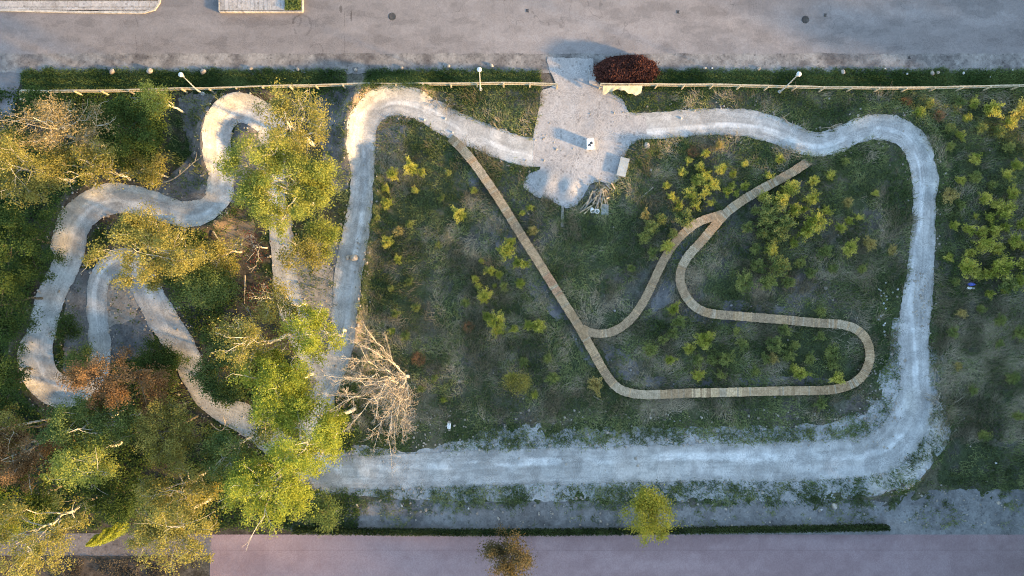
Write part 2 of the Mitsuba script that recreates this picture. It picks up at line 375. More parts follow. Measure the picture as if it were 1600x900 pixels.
track = []
for name, pts, w in TRAILS:
    c = spline(PL(pts), 0.1)
    d = np.r_[0, np.cumsum(np.linalg.norm(np.diff(PL(pts), axis=0), axis=1))]
    s = np.arange(len(c)) * 0.1
    ww = np.interp(s / s[-1], d / d[-1], np.array(w) / 18.0)
    t = np.gradient(c, axis=0); t /= np.linalg.norm(t, axis=1, keepdims=True)
    track.append((c, t, ww, s, cKDTree(c)))
berm_lines = [(cKDTree(spline(PL(b), 0.1)), h, w) for b, h, w in BERMS]

def height(x, y):
    x, y = np.asarray(x, float), np.asarray(y, float)
    q = np.stack([x, y], -1)
    h = 0.10 * (nfbm(x, y, 0.35, 3, 5) - 0.5)
    inside = ((y < 18.2) & (y > -20.5)).astype(float)
    h = h * inside
    b = np.zeros_like(x)
    for tree, hh, w in berm_lines:
        d, _ = tree.query(q, distance_upper_bound=4 * w)
        b = np.maximum(b, np.where(np.isfinite(d), hh * np.exp(-(np.minimum(d, 99) / w) ** 2), 0))
    h = h + b
    for (c, hh, w) in MOUNDS:
        cx, cy = P(*c)
        h = h + hh * np.exp(-((x - cx) ** 2 + (y - cy) ** 2) / w ** 2)
    for c in ROLLERS:
        cx, cy = P(*c)
        h = h + 0.12 * np.exp(-((x - cx) / 0.8) ** 2 - ((y - cy) / 1.1) ** 4)
    return h

def hz(p):
    return float(height(np.array([p[0]]), np.array([p[1]]))[0])

def trail_field(x, y):
    q = np.stack([x, y], -1)
    best, uv = np.full(len(x), -99.0), np.zeros((len(x), 2))
    for k, (c, t, ww, s, tree) in enumerate(track):
        d, i = tree.query(q, distance_upper_bound=6.0)
        ok = np.isfinite(d); i = np.where(ok, i, 0)
        v = q - c[i]
        side = t[i, 0] * v[:, 1] - t[i, 1] * v[:, 0]
        f = np.where(ok, ww[i] / 2 - d, -99.0)
        better = f > best
        best = np.where(better, f, best)
        uv = np.where(better[:, None], np.stack([s[i] + 200 * k, side / (ww[i] / 2 + 1e-6)], -1), uv)
    return best, uv

# ------------------------------------------------------------------ the ground and everything laid on it
def axis(lo, hi, step, far):
    mid = np.arange(lo, hi + step / 2, step)
    out = [0.6]
    while sum(out) < far: out.append(out[-1] * 1.45)
    o = np.cumsum(out)
    return np.r_[lo - o[::-1], mid, mid[-1] + o]
STEP = 0.18
gx, gy = axis(-47.5, 47.5, STEP, 1500), axis(-27.0, 27.0, STEP, 1500)
X, Y = np.meshgrid(gx, gy, indexing='ij')
nx, ny = X.shape
XF, YF = X.ravel(), Y.ravel()
near = (np.abs(XF) < 55) & (np.abs(YF) < 32)
ZF = np.zeros_like(XF)
ZF[near] = height(XF[near], YF[near])
V = np.stack([XF, YF, ZF], -1)
i, j = np.meshgrid(np.arange(nx - 1), np.arange(ny - 1), indexing='ij')
i0 = (i * ny + j).ravel()
F = np.vstack([np.stack([i0, i0 + ny, i0 + ny + 1], 1), np.stack([i0, i0 + ny + 1, i0 + 1], 1)])
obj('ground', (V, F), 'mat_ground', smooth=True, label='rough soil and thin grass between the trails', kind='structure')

core = near[F].all(1)
FC = F[core]
idx = np.unique(FC)
remap = np.full(len(V), -1); remap[idx] = np.arange(len(idx))
VC, FC = V[idx], remap[FC]
xc, yc = VC[:, 0], VC[:, 1]
N1 = nfbm(xc, yc, 0.9, 4, 11) - 0.5
N2 = nfbm(xc, yc, 2.6, 3, 12) - 0.5
N3 = nfbm(xc, yc, 0.3, 4, 13) - 0.5
def pyx(py): return (450 - py) / 18.0

def sheet(name, field, lift, mat, label, kind='structure', uv=None):
    if uv is None:
        v, f = clip(VC, FC, field)
        k = obj(name, (v + [0, 0, lift], f), mat, smooth=True)
    else:
        v, f, u = clip(VC, FC, field, uv)
        k = obj(name, (v + [0, 0, lift], f), mat, smooth=True, uv=u)
    tag(k, label, None, None, kind)
    return k

tf, tuv = trail_field(xc, yc)
yard_f = polyfield(YARD, xc, yc)
road_f = (yc - pyx(101)) + 0.25 * N1
apron = polyfield([(-120, 60), (20, 95), (34, 118), (26, 160), (20, 200), (-20, 215), (-120, 215)], xc, yc) + 0.5 * N1
road_f = np.maximum(road_f, apron)
path_f = -(yc - pyx(835)) + 0.04 * N2
path_f = np.where(xc < P(330, 0)[0], -1.0, path_f)
# grounds that are not trail
sheet('tan_soil', np.maximum.reduce([polyfield([(455, 395), (520, 395), (545, 430), (535, 470), (500, 490), (450, 490), (440, 440)], xc, yc), polyfield([(545, 470), (575, 490), (580, 560), (570, 620), (540, 640), (520, 600), (540, 540)], xc, yc),
      polyfield([(335, 345), (395, 345), (400, 375), (375, 400), (340, 385)], xc, yc), polyfield([(540, 130), (660, 130), (680, 165), (560, 240), (535, 240)], xc, yc)]) + 0.9 * N1 + 0.4 * N2, 0.010, 'mat_tan', 'tan bare soil along the left trails')
sheet('grey_soil', np.maximum.reduce([polyfield([(275, 150), (340, 145), (325, 300), (255, 300), (262, 280), (300, 240)], xc, yc), polyfield([(370, 190), (420, 200), (415, 300), (360, 320)], xc, yc), polyfield([(490, 140), (560, 130), (545, 300), (510, 300), (500, 220)], xc, yc),
      polyfield([(210, 350), (350, 300), (340, 270), (260, 280)], xc, yc), polyfield([(105, 420), (160, 420), (240, 480), (240, 560), (100, 580), (100, 500)], xc, yc), polyfield([(585, 200), (640, 195), (625, 235), (590, 260)], xc, yc),
      polyfield([(480, 380), (530, 380), (520, 560), (470, 560)], xc, yc), polyfield([(975, 228), (1010, 222), (1000, 250), (975, 252)], xc, yc), polyfield([(908, 288), (950, 286), (955, 310), (910, 315)], xc, yc)]) + 1.0 * N1 + 0.5 * N2, 0.016, 'mat_greysoil', 'dark grey trodden soil beside the trails')
sheet('sandy_gravel', np.maximum.reduce([polyfield([(418, 335), (455, 335), (460, 400), (520, 410), (528, 480), (500, 520), (520, 580), (490, 590), (455, 520), (430, 440)], xc, yc), polyfield([(470, 560), (530, 540), (520, 660), (480, 700), (450, 640)], xc, yc), polyfield([(140, 430), (185, 415), (230, 450), (210, 500), (150, 520)], xc, yc)]) + 0.8 * N1 + 0.4 * N2, 0.021, 'mat_sandy', 'worn sandy gravel between the left trails')
strip = np.minimum((yc - pyx(836)), pyx(765) - yc + 0.6 * N1) 
strip = np.minimum(strip, xc - P(455, 0)[0])
strip = np.minimum(strip + 0.4 * N2, 0.35 + 2.4 * N1 + 1.1 * N2 + 0.9 * N3 + np.clip((pyx(790) - yc) * 0.55, -0.35, 0.9) + np.clip((xc - P(1430, 0)[0]) * 0.25, 0, 0.6))
sheet('gravel_strip', strip, 0.010, 'mat_strip', 'patchy grey gravel between the bottom trail and the pink path')
gritreg = np.minimum.reduce([polyfield([(470, 712), (560, 700), (640, 712), (740, 690), (790, 640), (830, 640), (850, 690), (900, 668), (1000, 672), (1180, 672), (1300, 668), (1350, 640), (1372, 600), (1395, 560), (1400, 500), (1470, 560), (1480, 660), (1440, 760), (1340, 775), (700, 778), (470, 765)], xc, yc)])
grit = np.minimum(gritreg + 0.8 * N1 + 0.3, 0.30 + 2.0 * N1 + 1.7 * N2 + np.clip(tf + 1.3, -1.2, 1.0) * 0.75)
sheet('pale_grit', grit, 0.018, 'mat_grit', 'pale grit spilling off the bottom trail in patches')
wet = np.minimum.reduce([0.12 - np.abs(nfbm(xc, yc, 0.22, 3, 44) - 0.5) * 3, np.full_like(xc, 1.0)])
deck_dirt = np.maximum.reduce([polyfield(q, xc, yc) for q in ([(720, 255), (740, 250), (830, 390), (890, 500), (870, 500), (790, 420)], [(1075, 480), (1180, 505), (1180, 520), (1060, 500)], [(1000, 590), (1300, 590), (1300, 602), (1000, 606)], [(930, 525), (990, 560), (1000, 600), (960, 590)],
      [(1075, 360), (1100, 355), (1060, 410), (1050, 470), (1010, 500), (1045, 410)], [(1130, 470), (1240, 480), (1240, 495), (1130, 488)], [(880, 490), (905, 525), (935, 580), (910, 560)])]) + 0.9 * N1 + 0.7 * N2
sheet('stony_soil', deck_dirt, 0.014, 'mat_greysoil', 'grey stony soil bared along the boardwalk')
sheet('road_shoulder', np.minimum(np.minimum(yc - pyx(114) + 0.7 * N1 + 0.5 * N2, pyx(84) - yc + 0.35 * N1), 3.0), 0.026, 'mat_shoulder', 'gritty grey shoulder along the upper road')
sheet('road', road_f, 0.020, 'mat_road', 'worn grey asphalt road across the top', uv=None)
sheet('pink_path', path_f, 0.020, 'mat_pink', 'smooth dull pink asphalt path along the bottom')
lp = np.minimum.reduce([-(yc - pyx(833)) + 0.1 * N1, yc - pyx(868) + 0.1 * N1, P(331, 0)[0] - xc])
sheet('side_path', lp, 0.020, 'mat_sidepath', 'grey brown path under the lower left trees')
sb = np.minimum.reduce([-(yc - pyx(868)) - 0.03 + 0.1 * N1, P(276, 0)[0] - xc + 0.3 * N1])
sheet('soil_bed', sb, 0.026, 'mat_bed', 'dark soil bed below the lower left path')
yf2 = yard_f + 0.35 * N1 + 0.16 * N2
sheet('gravel_yard', yf2, 0.052, 'mat_yard', 'pale gravel yard at the entrance between the fences')
edge_noise = 0.42 * N1 + 0.26 * N2
trail_f2 = tf + edge_noise
sheet('gravel_trail', np.where(yard_f > 1.6, -1.0, trail_f2), 0.045, 'mat_trail', 'pale crushed stone bike trail with banked bends', uv=tuv)

def hard(x, y):
    """how far a point is inside bare surfaces (trail, yard, road, path), positive = bare."""
    a, _ = trail_field(x, y)
    return np.maximum.reduce([a, polyfield(YARD, x, y), y - pyx(104), pyx(834) - y])

# ------------------------------------------------------------------ grass and undergrowth (stuff)
def blades(x, y, length, width, lean, yaw, rng, z0=0.02):
    n = len(x)
    z = height(x, y) + z0
    d = np.stack([np.cos(yaw), np.sin(yaw)], -1)
    s = np.stack([-d[:, 1], d[:, 0]], -1) * (width / 2)[:, None]
    base = np.stack([x, y], -1)
    tip = base + d * (length * np.sin(lean))[:, None]
    tz = z + length * np.cos(lean)
    v = np.empty((n, 3, 3))
    v[:, 0, :2] = base + s; v[:, 0, 2] = z
    v[:, 1, :2] = base - s; v[:, 1, 2] = z
    v[:, 2, :2] = tip; v[:, 2, 2] = tz
    return v.reshape(-1, 3), np.arange(3 * n).reshape(-1, 3)

def tufts(n, x0, x1, y0, y1, dens, rng, per=9, spread=0.16, L=(0.25, 0.55), W=(0.025, 0.05), lean=(0.5, 1.25), swirl=1.0, margin=0.05):
    x, y = rng.uniform(x0, x1, n), rng.uniform(y0, y1, n)
    keep = (rng.random(n) < dens(x, y)) & (hard(x, y) < -margin + 0.25 * (rng.random(n) - 0.4))
    x, y = x[keep], y[keep]
    m = len(x)
    flow = nfbm(x, y, 0.22, 2, 77) * 14.0
    xx = np.repeat(x, per) + rng.normal(0, spread, m * per)
    yy = np.repeat(y, per) + rng.normal(0, spread, m * per)
    yaw = np.repeat(flow + rng.normal(0, 0.5, m), per) + rng.normal(0, swirl, m * per)
    big = np.repeat(rng.uniform(0.6, 1.3, m), per)
    return blades(xx, yy, rng.uniform(*L, m * per) * big, rng.uniform(*W, m * per), rng.uniform(*lean, m * per), yaw, rng)

rg = rng_of(1)
def d_verge(x, y):
    py = 450 - 18 * y; px = 800 + 18 * x
    ok = (py > 110 + 5 * (nfbm(x, y, 1.1, 2, 8) - 0.5) * 2) & (px > 36) & ~((px > 845) & (px < 1006)) & ~((px > 540) & (px < 572)) 
    return ok * 1.0
obj('verge_grass', tufts(26000, -43, 46, pyx(141), pyx(104), d_verge, rg, 7, 0.12, (0.12, 0.26), (0.03, 0.055), (0.1, 0.9), 3.0, -0.4), GRASS['green'], label='short dark green grass on the strip along the fences', cat=None, kind='stuff')
def d_field(x, y):
    a = nfbm(x, y, 0.28, 3, 21); b = nfbm(x, y, 1.1, 2, 22)
    px = 800 + 18 * x; py = 450 - 18 * y
    f = np.clip((0.62 * a + 0.38 * b - 0.40) * 6, 0.03, 1)
    f = np.where(px < 530, f * 0.25, f)
    f = np.where(py > 760, np.clip((nfbm(x, y, 0.5, 3, 23) - 0.47) * 8, 0, 1) * np.where(py < 790, 1.0, 0.25), f)
    f = np.where((py > 640) & (py < 760) & (px > 530) & (px < 1400), f * np.where(py < 690, 0.9, 0.3), f)
    return f
obj('rough_grass', tufts(56000, -30, 46, pyx(825), pyx(140), d_field, rg, 7, 0.15, (0.22, 0.55), (0.035, 0.075), (0.3, 1.25), 1.2, 0.02), GRASS['rough'], label='dull green rough grass covering the ground inside the trail', kind='stuff')
def d_edge(x, y):
    t, _ = trail_field(x, y)
    px = 800 + 18 * x
    return ((t > -2.2) & (px > 560)) * np.clip((nfbm(x, y, 0.45, 3, 33) - 0.38) * 6, 0, 1)
obj('trailside_grass', tufts(42000, -14, 46, pyx(800), pyx(140), d_edge, rg, 7, 0.13, (0.15, 0.34), (0.03, 0.055), (0.2, 1.0), 2.5, 0.04), GRASS['green'], label='dark green grass fringing the right hand trail', kind='stuff')
def d_straw(x, y):
    a = nfbm(x, y, 0.33, 3, 41); b = nfbm(x, y, 0.9, 2, 42); px = 800 + 18 * x; py = 450 - 18 * y
    f = np.clip((0.6 * a + 0.4 * b - 0.475) * 5, 0.0, 1)
    f = np.maximum(f, 0.8 * np.exp(-((px - 770) / 75) ** 2 - ((py - 480) / 110) ** 2) * (b > 0.4))
    f = np.maximum(f, 0.7 * np.exp(-((px - 1330) / 60) ** 2 - ((py - 430) / 50) ** 2) * (b > 0.42))
    f = np.where((px < 560), 0, f) * (py < 660) * (py > 145)
    f = np.where((px > 1460) & (py > 470) & (py < 690), np.maximum(f, 0.8 * (b > 0.38)), f)
    return f
obj('dry_grass', tufts(42000, -14, 46, pyx(830), pyx(140), d_straw, rg, 10, 0.20, (0.4, 1.0), (0.022, 0.045), (0.8, 1.4), 0.5, 0.10), GRASS['straw'], label='pale dry grass lying in swirled tussocks', kind='stuff')

def leafcloud(c, size, rng, aspect=0.62, up=0.0, along=None):
    """flat pointed leaves at the centres c."""
    n = len(c)
    u = rng.normal(0, 1, (n, 3)); u[:, 2] *= 1 - up
    if along is not None: u = u * 0.6 + along
    u /= np.linalg.norm(u, axis=1, keepdims=True) + 1e-9
    w = np.cross(u, rng.normal(0, 1, (n, 3)) * np.array([1 - up, 1 - up, 1.0]) + np.array([0, 0, 2.0 * up])); w /= np.linalg.norm(w, axis=1, keepdims=True) + 1e-9
    L = (size * rng.uniform(0.7, 1.3, n))[:, None] / 2
    v = np.stack([c - u * L, c + w * L * aspect, c + u * L, c - w * L * aspect], 1).reshape(-1, 3)
    k = np.arange(n)[:, None] * 4
    return v, np.vstack([k + [0, 1, 2], k + [0, 2, 3]])

def d_wood(x, y):
    px = 800 + 18 * x; py = 450 - 18 * y
    f = np.clip((nfbm(x, y, 0.35, 3, 51) - 0.36) * 7, 0.08, 1)
    open_ = ((px > 255) & (px < 345) & (py > 140) & (py < 300)) | ((px > 370) & (py < 560) & (px < 560) & (py > 150)) | ((px > 100) & (px < 240) & (py > 400) & (py < 560)) | ((px > 325) & (px < 400) & (py > 340) & (py < 400))
    f = np.where(open_, 0.04, f)
    return f * ((px < 520) | (py > 600)) * (px < 560)
n = 85000
x, y = rg.uniform(-47, -13, n), rg.uniform(pyx(832), pyx(142), n)
k = (rg.random(n) < d_wood(x, y)) & (hard(x, y) < -0.45)
x, y = x[k], y[k]
per = 3
c = np.stack([np.repeat(x, per) + rg.normal(0, .12, len(x) * per), np.repeat(y, per) + rg.normal(0, .12, len(x) * per), np.repeat(height(x, y), per)], -1)
c[:, 2] += rg.uniform(0.03, 0.45, len(c)) * np.repeat(nfbm(x, y, 0.6, 2, 3), per)
obj('undergrowth', leafcloud(c, 0.17, rg, 0.6, 0.4), LEAF['dark'], label='low dark undergrowth on the woodland floor', kind='stuff')
n = 9000
x, y = rg.uniform(P(50, 0)[0], P(278, 0)[0], n), rg.uniform(pyx(930), pyx(872), n)
c = np.stack([x, y, rg.uniform(0.02, 0.3, n)], -1)
obj('ground_cover', leafcloud(c[nfbm(x, y, 1.0, 2, 4) > 0.46], 0.12, rg, 0.6, 0.4), leafmat('leaf_cover', (0.07, 0.06, 0.045), (0.15, 0.13, 0.10), 0.5), label='sparse brownish ground cover on the soil bed', kind='stuff')

def d_weed(x, y):
    a = nfbm(x, y, 0.5, 3, 61); px = 800 + 18 * x; py = 450 - 18 * y
    f = np.clip((a - 0.46) * 6, 0, 1)
    area = ((px > 1140) & (px < 1390) & (py > 255) & (py < 480)) * 0.9 + ((px > 1010) & (px < 1330) & (py > 500) & (py < 600)) * 0.9 + ((px > 990) & (px < 1190) & (py > 220) & (py < 400)) * 0.7 + ((px > 1465) & (py > 150) & (py < 600)) * 0.9 + ((px > 585) & (px < 880) & (py > 230) & (py < 640)) * 0.45 + ((py < 175) & (px > 660)) * 0.7
    return f * np.clip(area, 0.04, 1)
n = 26000
x, y = rg.uniform(-12.5, 45, n), rg.uniform(pyx(650), pyx(142), n)
k = (rg.random(n) < d_weed(x, y)) & (hard(x, y) < -0.25)
x, y = x[k], y[k]
per = 7
c = np.stack([np.repeat(x, per) + rg.normal(0, .13, len(x) * per), np.repeat(y, per) + rg.normal(0, .13, len(x) * per), np.repeat(height(x, y), per)], -1)
c[:, 2] += rg.uniform(0.05, 0.5, len(c)) * np.repeat(rg.uniform(0.3, 1, len(x)), per)
obj('weeds', leafcloud(c, 0.11, rg, 0.5, 0.3), leafmat('leaf_weed', (0.110, 0.146, 0.044), (0.233, 0.264, 0.078), 0.9, 0.6, 0.5), label='leafy green weeds between the saplings', kind='stuff')

# pebbles and grit lumps lying about (stuff)
ICO = trimesh.creation.icosphere(1, 1.0)
def stones(x, y, r, rng, flat=0.7):
    v0 = np.array(ICO.vertices)[None] * (1 + 0.22 * rng.normal(0, 1, (len(x), len(ICO.vertices), 1)).clip(-1.5, 1.5)) * (r[:, None, None] * np.stack([rng.uniform(.8, 1.3, len(x)), rng.uniform(.8, 1.3, len(x)), np.full(len(x), flat)], -1)[:, None])
    z = height(x, y) + 0.03
    v = (v0 + np.stack([x, y, z + r * flat * 0.3], -1)[:, None]).reshape(-1, 3)
    f = (np.array(ICO.faces)[None] + (np.arange(len(x)) * len(ICO.vertices))[:, None, None]).reshape(-1, 3)
    return v, f
OCT = trimesh.creation.icosphere(0, 1.0)
def pebbles(x, y, r, rng):
    v0 = np.array(OCT.vertices)[None] * (1 + 0.2 * rng.normal(0, 1, (len(x), 12, 1)).clip(-1.5, 1.5)) * (r[:, None, None] * [1, 1, 0.7])
    v = (v0 + np.stack([x, y, height(x, y) + 0.05], -1)[:, None]).reshape(-1, 3)
    return v, (np.array(OCT.faces)[None] + (np.arange(len(x)) * 12)[:, None, None]).reshape(-1, 3)
n = 44000
x, y = rg.uniform(-44, 44, n), rg.uniform(-20.6, 17, n)
t, _ = trail_field(x, y)
px, py = 800 + 18 * x, 450 - 18 * y
w = np.where((t > -0.6) & (t < 0.12), 0.30, 0.01) + np.where((px > 1425) & (px < 1452) & (py > 425) & (py < 520), 0.9, 0) + np.where((py > 765) & (px > 480), 0.14, 0) + np.where((px > 555) & (px < 580) & (py > 360) & (py < 520), 0.6, 0) + np.where((py > 640) & (py < 700) & (px > 560) & (px < 1400), 0.35, 0) + np.where((px > 1340) & (px < 1410) & (py > 560) & (py < 660), 0.4, 0) + np.where((px > 985) & (px < 1010) & (py > 215) & (py < 240), 0.7, 0)
k = rg.random(n) < w
obj('loose_pebbles', pebbles(x[k], y[k], rg.gamma(3.0, 0.016, k.sum()) + 0.015, rg), 'mat_stone', label='loose pebbles scattered along the trail edges', kind='stuff')

# ------------------------------------------------------------------ boardwalk
deck = thing('boardwalk', 'long winding wooden boardwalk of short cross planks in the middle of the field', 'boardwalk')
MAIN = [(703, 214), (735, 248), (757, 278), (782, 315), (811, 362), (843, 412), (876, 465), (906, 513), (930, 556), (949, 588), (967, 607), (992, 615), (1050, 615), (1120, 613), (1200, 611), (1260, 610), (1308, 607), (1338, 595), (1355, 572), (1357, 543), (1345, 521),
        (1320, 508), (1288, 505), (1240, 501), (1180, 496), (1130, 492), (1100, 487), (1080, 474), (1067, 455), (1062, 432), (1068, 411), (1091, 382), (1112, 358), (1133, 334), (1170, 307), (1220, 279), (1278, 241)]
BRANCH = [(1150, 322), (1124, 336), (1094, 346), (1072, 361), (1052, 382), (1028, 424), (1016, 450), (997, 484), (976, 507), (950, 520), (926, 520), (903, 508)]
main = spline(PL(MAIN, 0.4), 0.05)
branch = spline(PL(BRANCH, 0.4), 0.05)
mtree = cKDTree(main)
pr = rng_of(5)
planks = []
posts, stringers = [], []
for li, line in enumerate((main, branch)):
    t = np.gradient(line, axis=0); t /= np.linalg.norm(t, axis=1, keepdims=True)
    nn = np.stack([-t[:, 1], t[:, 0]], -1)
    N = len(line)
    s = np.arange(N) * 0.05
    top = height(line[:, 0], line[:, 1]) * 0 + 0.42 * np.clip(np.minimum(s, s[-1] - s) / 2.5, 0, 1) ** 0.8 + 0.09
    if li == 1: top = np.full(N, 0.51 - 0.006)
    hw = 0.385 if li == 0 else 0.36
    tone, run = 0, 0
    for a in range(0, N - 4, 3):
        b = a + 3
        mid = (line[a] + line[b]) / 2
        if li == 1:
            dm = mtree.query(mid)[0]
            if dm < 0.12: continue
        if run <= 0:
            run = int(pr.integers(3, 14)); tone = int(pr.choice([0, 1, 2, 3], p=[.32, .30, .2, .18]))
            px = mid[0] * 18 / 0.99 + 800; py = 450 - mid[1] * 18 / 0.99
            if 1080 < px < 1220 and py > 590 and li == 0: tone = int(pr.choice([3, 4, 1, 4]))
            if 845 < px < 872 and 410 < py < 450: tone = 5; run = 7
            if li == 1 or (px > 1125 and py < 335): tone = int(pr.choice([2, 3, 2, 0]))
        run -= 1
        tn = tone if pr.random() < 0.8 else int(pr.integers(0, 4))
        g = 0.006
        l0, l1 = line[a] + t[a] * g, line[b] - t[b] * g
        w0, w1 = hw + pr.uniform(-0.02, 0.02), hw + pr.uniform(-0.02, 0.02)
        z0, z1 = top[a] + pr.uniform(-.003, .003), top[b] + pr.uniform(-.003, .003)
        th = 0.034
        q = np.array([[*(l0 + nn[a] * w0), z0], [*(l0 - nn[a] * w1), z0], [*(l1 - nn[b] * w1), z1], [*(l1 + nn[b] * w0), z1]])
        v = np.vstack([q, q - [0, 0, th]])
        f = np.array([[0, 1, 2], [0, 2, 3], [4, 6, 5], [4, 7, 6], [0, 5, 1], [0, 4, 5], [1, 6, 2], [1, 5, 6], [2, 7, 3], [2, 6, 7], [3, 4, 0], [3, 7, 4]])
        planks.append((v, f, tn))
    for side in (-0.28, 0.28):
        c = line + nn * side
        stringers.append(tube(np.column_stack([c, top - 0.034 - 0.072])[::6], 0.06, 4))
    for a in range(20, N - 10, 34):
        for side in (-0.28, 0.28):
            p = line[a] + nn[a] * side
            h0 = hz(p)
            posts.append(box(p[0], p[1], (h0 - 0.2 + top[a] - 0.15) / 2, 0.1, 0.1, max(0.1, top[a] - 0.15 - h0 + 0.2)))
order = pr.permutation(len(planks))
chosen = set(range(0, min(300, len(planks))))
rest = {}
for n_, (v, f, tn) in enumerate(planks):
    if n_ in chosen:
        obj('plank', (v, f), PLANK[tn], deck)
    else:
        rest.setdefault(tn, []).append((v, f))
for tn, ms in rest.items():
    obj('planking', join(ms), PLANK[tn], deck, kind='stuff')
for m in stringers: obj('stringer', m, 'mat_underwood', deck)
for m in posts: obj('post', m, 'mat_underwood', deck)

# ------------------------------------------------------------------ fences
def fence(name, pts, label, gap=42.0, skip=()):
    k = thing(name, label, 'fence')
    c = spline(PL(pts, 1.1), 0.02)
    L = len(c) * 0.02
    m = max(1, int(round(L / (gap / 18.0))))
    at = np.linspace(0, len(c) - 1, m + 1).astype(int)
    pr = rng_of(len(pts) + 9)
    pp = c[at] + pr.normal(0, 0.02, (m + 1, 2)); zz = 1.08 + pr.normal(0, 0.03, m + 1)
    for q, z in zip(pp, zz):
        obj('post', box(q[0], q[1] - 0.06, z / 2 - .1, 0.11, 0.11, z + 0.28, pr.uniform(-.1, .1), 0.012), 'mat_fence', k)
    for a in range(m):
        d = pp[a + 1] - pp[a]; l = np.linalg.norm(d); yaw = math.atan2(d[1], d[0]); mid = (pp[a] + pp[a + 1]) / 2
        for z, hgt in ((0.0, 0.12), (-0.5, 0.12)):
            b = box(0, 0, 0, l + 0.06, 0.10 if z == 0 else 0.05, hgt, 0, 0.01)
            v = b[0].copy(); tz = (zz[a + 1] - zz[a]) / l
            v[:, 2] += v[:, 0] * tz
            cs, sn = math.cos(yaw), math.sin(yaw)
            v = np.stack([v[:, 0] * cs - v[:, 1] * sn + mid[0], v[:, 0] * sn + v[:, 1] * cs + mid[1] + 0.045 + 0.003 * (a % 2), v[:, 2] + (zz[a] + zz[a + 1]) / 2 + z - 0.02 + 0.002 * (a % 2)], -1)
            obj('rail', (v, b[1]), 'mat_fence', k)
    return k
lf = fence('timber_fence', [(33, 142), (150, 141.5), (300, 138.5), (440, 134.5), (560, 131.5), (700, 130.5), (800, 130), (871, 131)], 'pale post and rail fence left of the gravel entrance')
a, b = P(33, 142, 1.1), P(33, 155, 1.1)
obj('post', box(b[0], b[1], 0.5, 0.11, 0.11, 1.25, 0, 0.012), 'mat_fence', lf)
for z in (1.02, 0.52):
    obj('rail', box((a[0] + b[0]) / 2 - 0.09, (a[1] + b[1]) / 2, z, 0.08, abs(a[1] - b[1]) + 0.1, 0.12, 0, .01), 'mat_fence', lf)
rf = fence('timber_fence', [(939, 131), (1000, 132), (1100, 133), (1200, 134.5), (1300, 136.5), (1400, 137), (1500, 136), (1600, 133.5), (1680, 131)], 'pale post and rail fence right of the gravel entrance')

# cream cloth over the right fence by the entrance
u = np.linspace(0, 1, 60); w = np.linspace(0, 1, 14)
U, W = np.meshgrid(u, w, indexing='ij')
x0 = P(940, 0)[0]; x1 = P(1000, 0)[0]; yt = P(0, 133, 1.12)[1] - 0.02
sag = 0.62 + 0.30 * np.cos(U * 2 * PI * 1.1 + 0.4)
X_ = x0 + (x1 - x0) * U; Y_ = yt - 0.02 - W * (0.55 * sag + 0.1) + 0.05 * np.sin(U * 31 + W * 3) * W; Z_ = 1.135 - W * 0.75 * sag + 0.04 * np.sin(U * 23 + 2) * W
tv = np.stack([X_, Y_, Z_], -1).reshape(-1, 3)
ii, jj = np.meshgrid(np.arange(59), np.arange(13), indexing='ij'); q0 = (ii * 14 + jj).ravel()
tq = np.stack([q0, q0 + 14, q0 + 15, q0 + 1], 1)
obj('cloth', (tv, np.vstack([tq[:, [0, 1, 2]], tq[:, [0, 2, 3]]])), 'mat_tarp', smooth=True, label='cream cloth sagging over the fence rail by the entrance', cat='cloth')

# ------------------------------------------------------------------ lamps
def lamp(b, t, label):
    k = thing('street_lamp', label, 'street lamp')
    bx, by = P(*b); tx, ty = P(*t, 5.0)
    h = 5.0
    c = np.array([[bx, by, 0], [bx, by, 1.0], [bx * .6 + tx * .4, by * .6 + ty * .4, 2.6], [tx, ty, h - 0.1]])
    obj('pole', tube([[bx, by, 0], [bx, by, 1.2], [bx, by, 1.25], [tx, ty, h - 0.2]], [0.075, 0.07, 0.05, 0.04], 8), 'mat_pole', k, smooth=40)
    obj('base', lathe([(0.0, 0.0), (0.16, 0.0), (0.16, 0.12), (0.09, 0.16), (0.0, 0.16)], 10, (bx, by, 0.02)), 'mat_pole', k)
    obj('lamp_head', lathe([(0.0, -0.25), (0.09, -0.24), (0.12, -0.12), (0.19, 0.0), (0.20, 0.05), (0.14, 0.12), (0.0, 0.15)], 16, (tx, ty, h)), 'mat_lamp', k, smooth=40)
    obj('collar', lathe([(0.05, -0.1), (0.09, -0.1), (0.09, 0.05), (0.05, 0.05)], 10, (tx, ty, h - 0.3)), 'mat_pole', k)
lamp((318, 147), (283, 117), 'slim street lamp by the left fence above the bend of the upper left trail')
lamp((751, 140), (749, 109), 'slim street lamp by the left fence nearest the gravel entrance')
lamp((1217, 144), (1248, 116), 'slim street lamp by the right fence')

# ------------------------------------------------------------------ trees
def quad_curve(a, m, b, n=6):
    t = np.linspace(0, 1, n)[:, None]
    return (1 - t) ** 2 * a + 2 * t * (1 - t) * m + t ** 2 * b

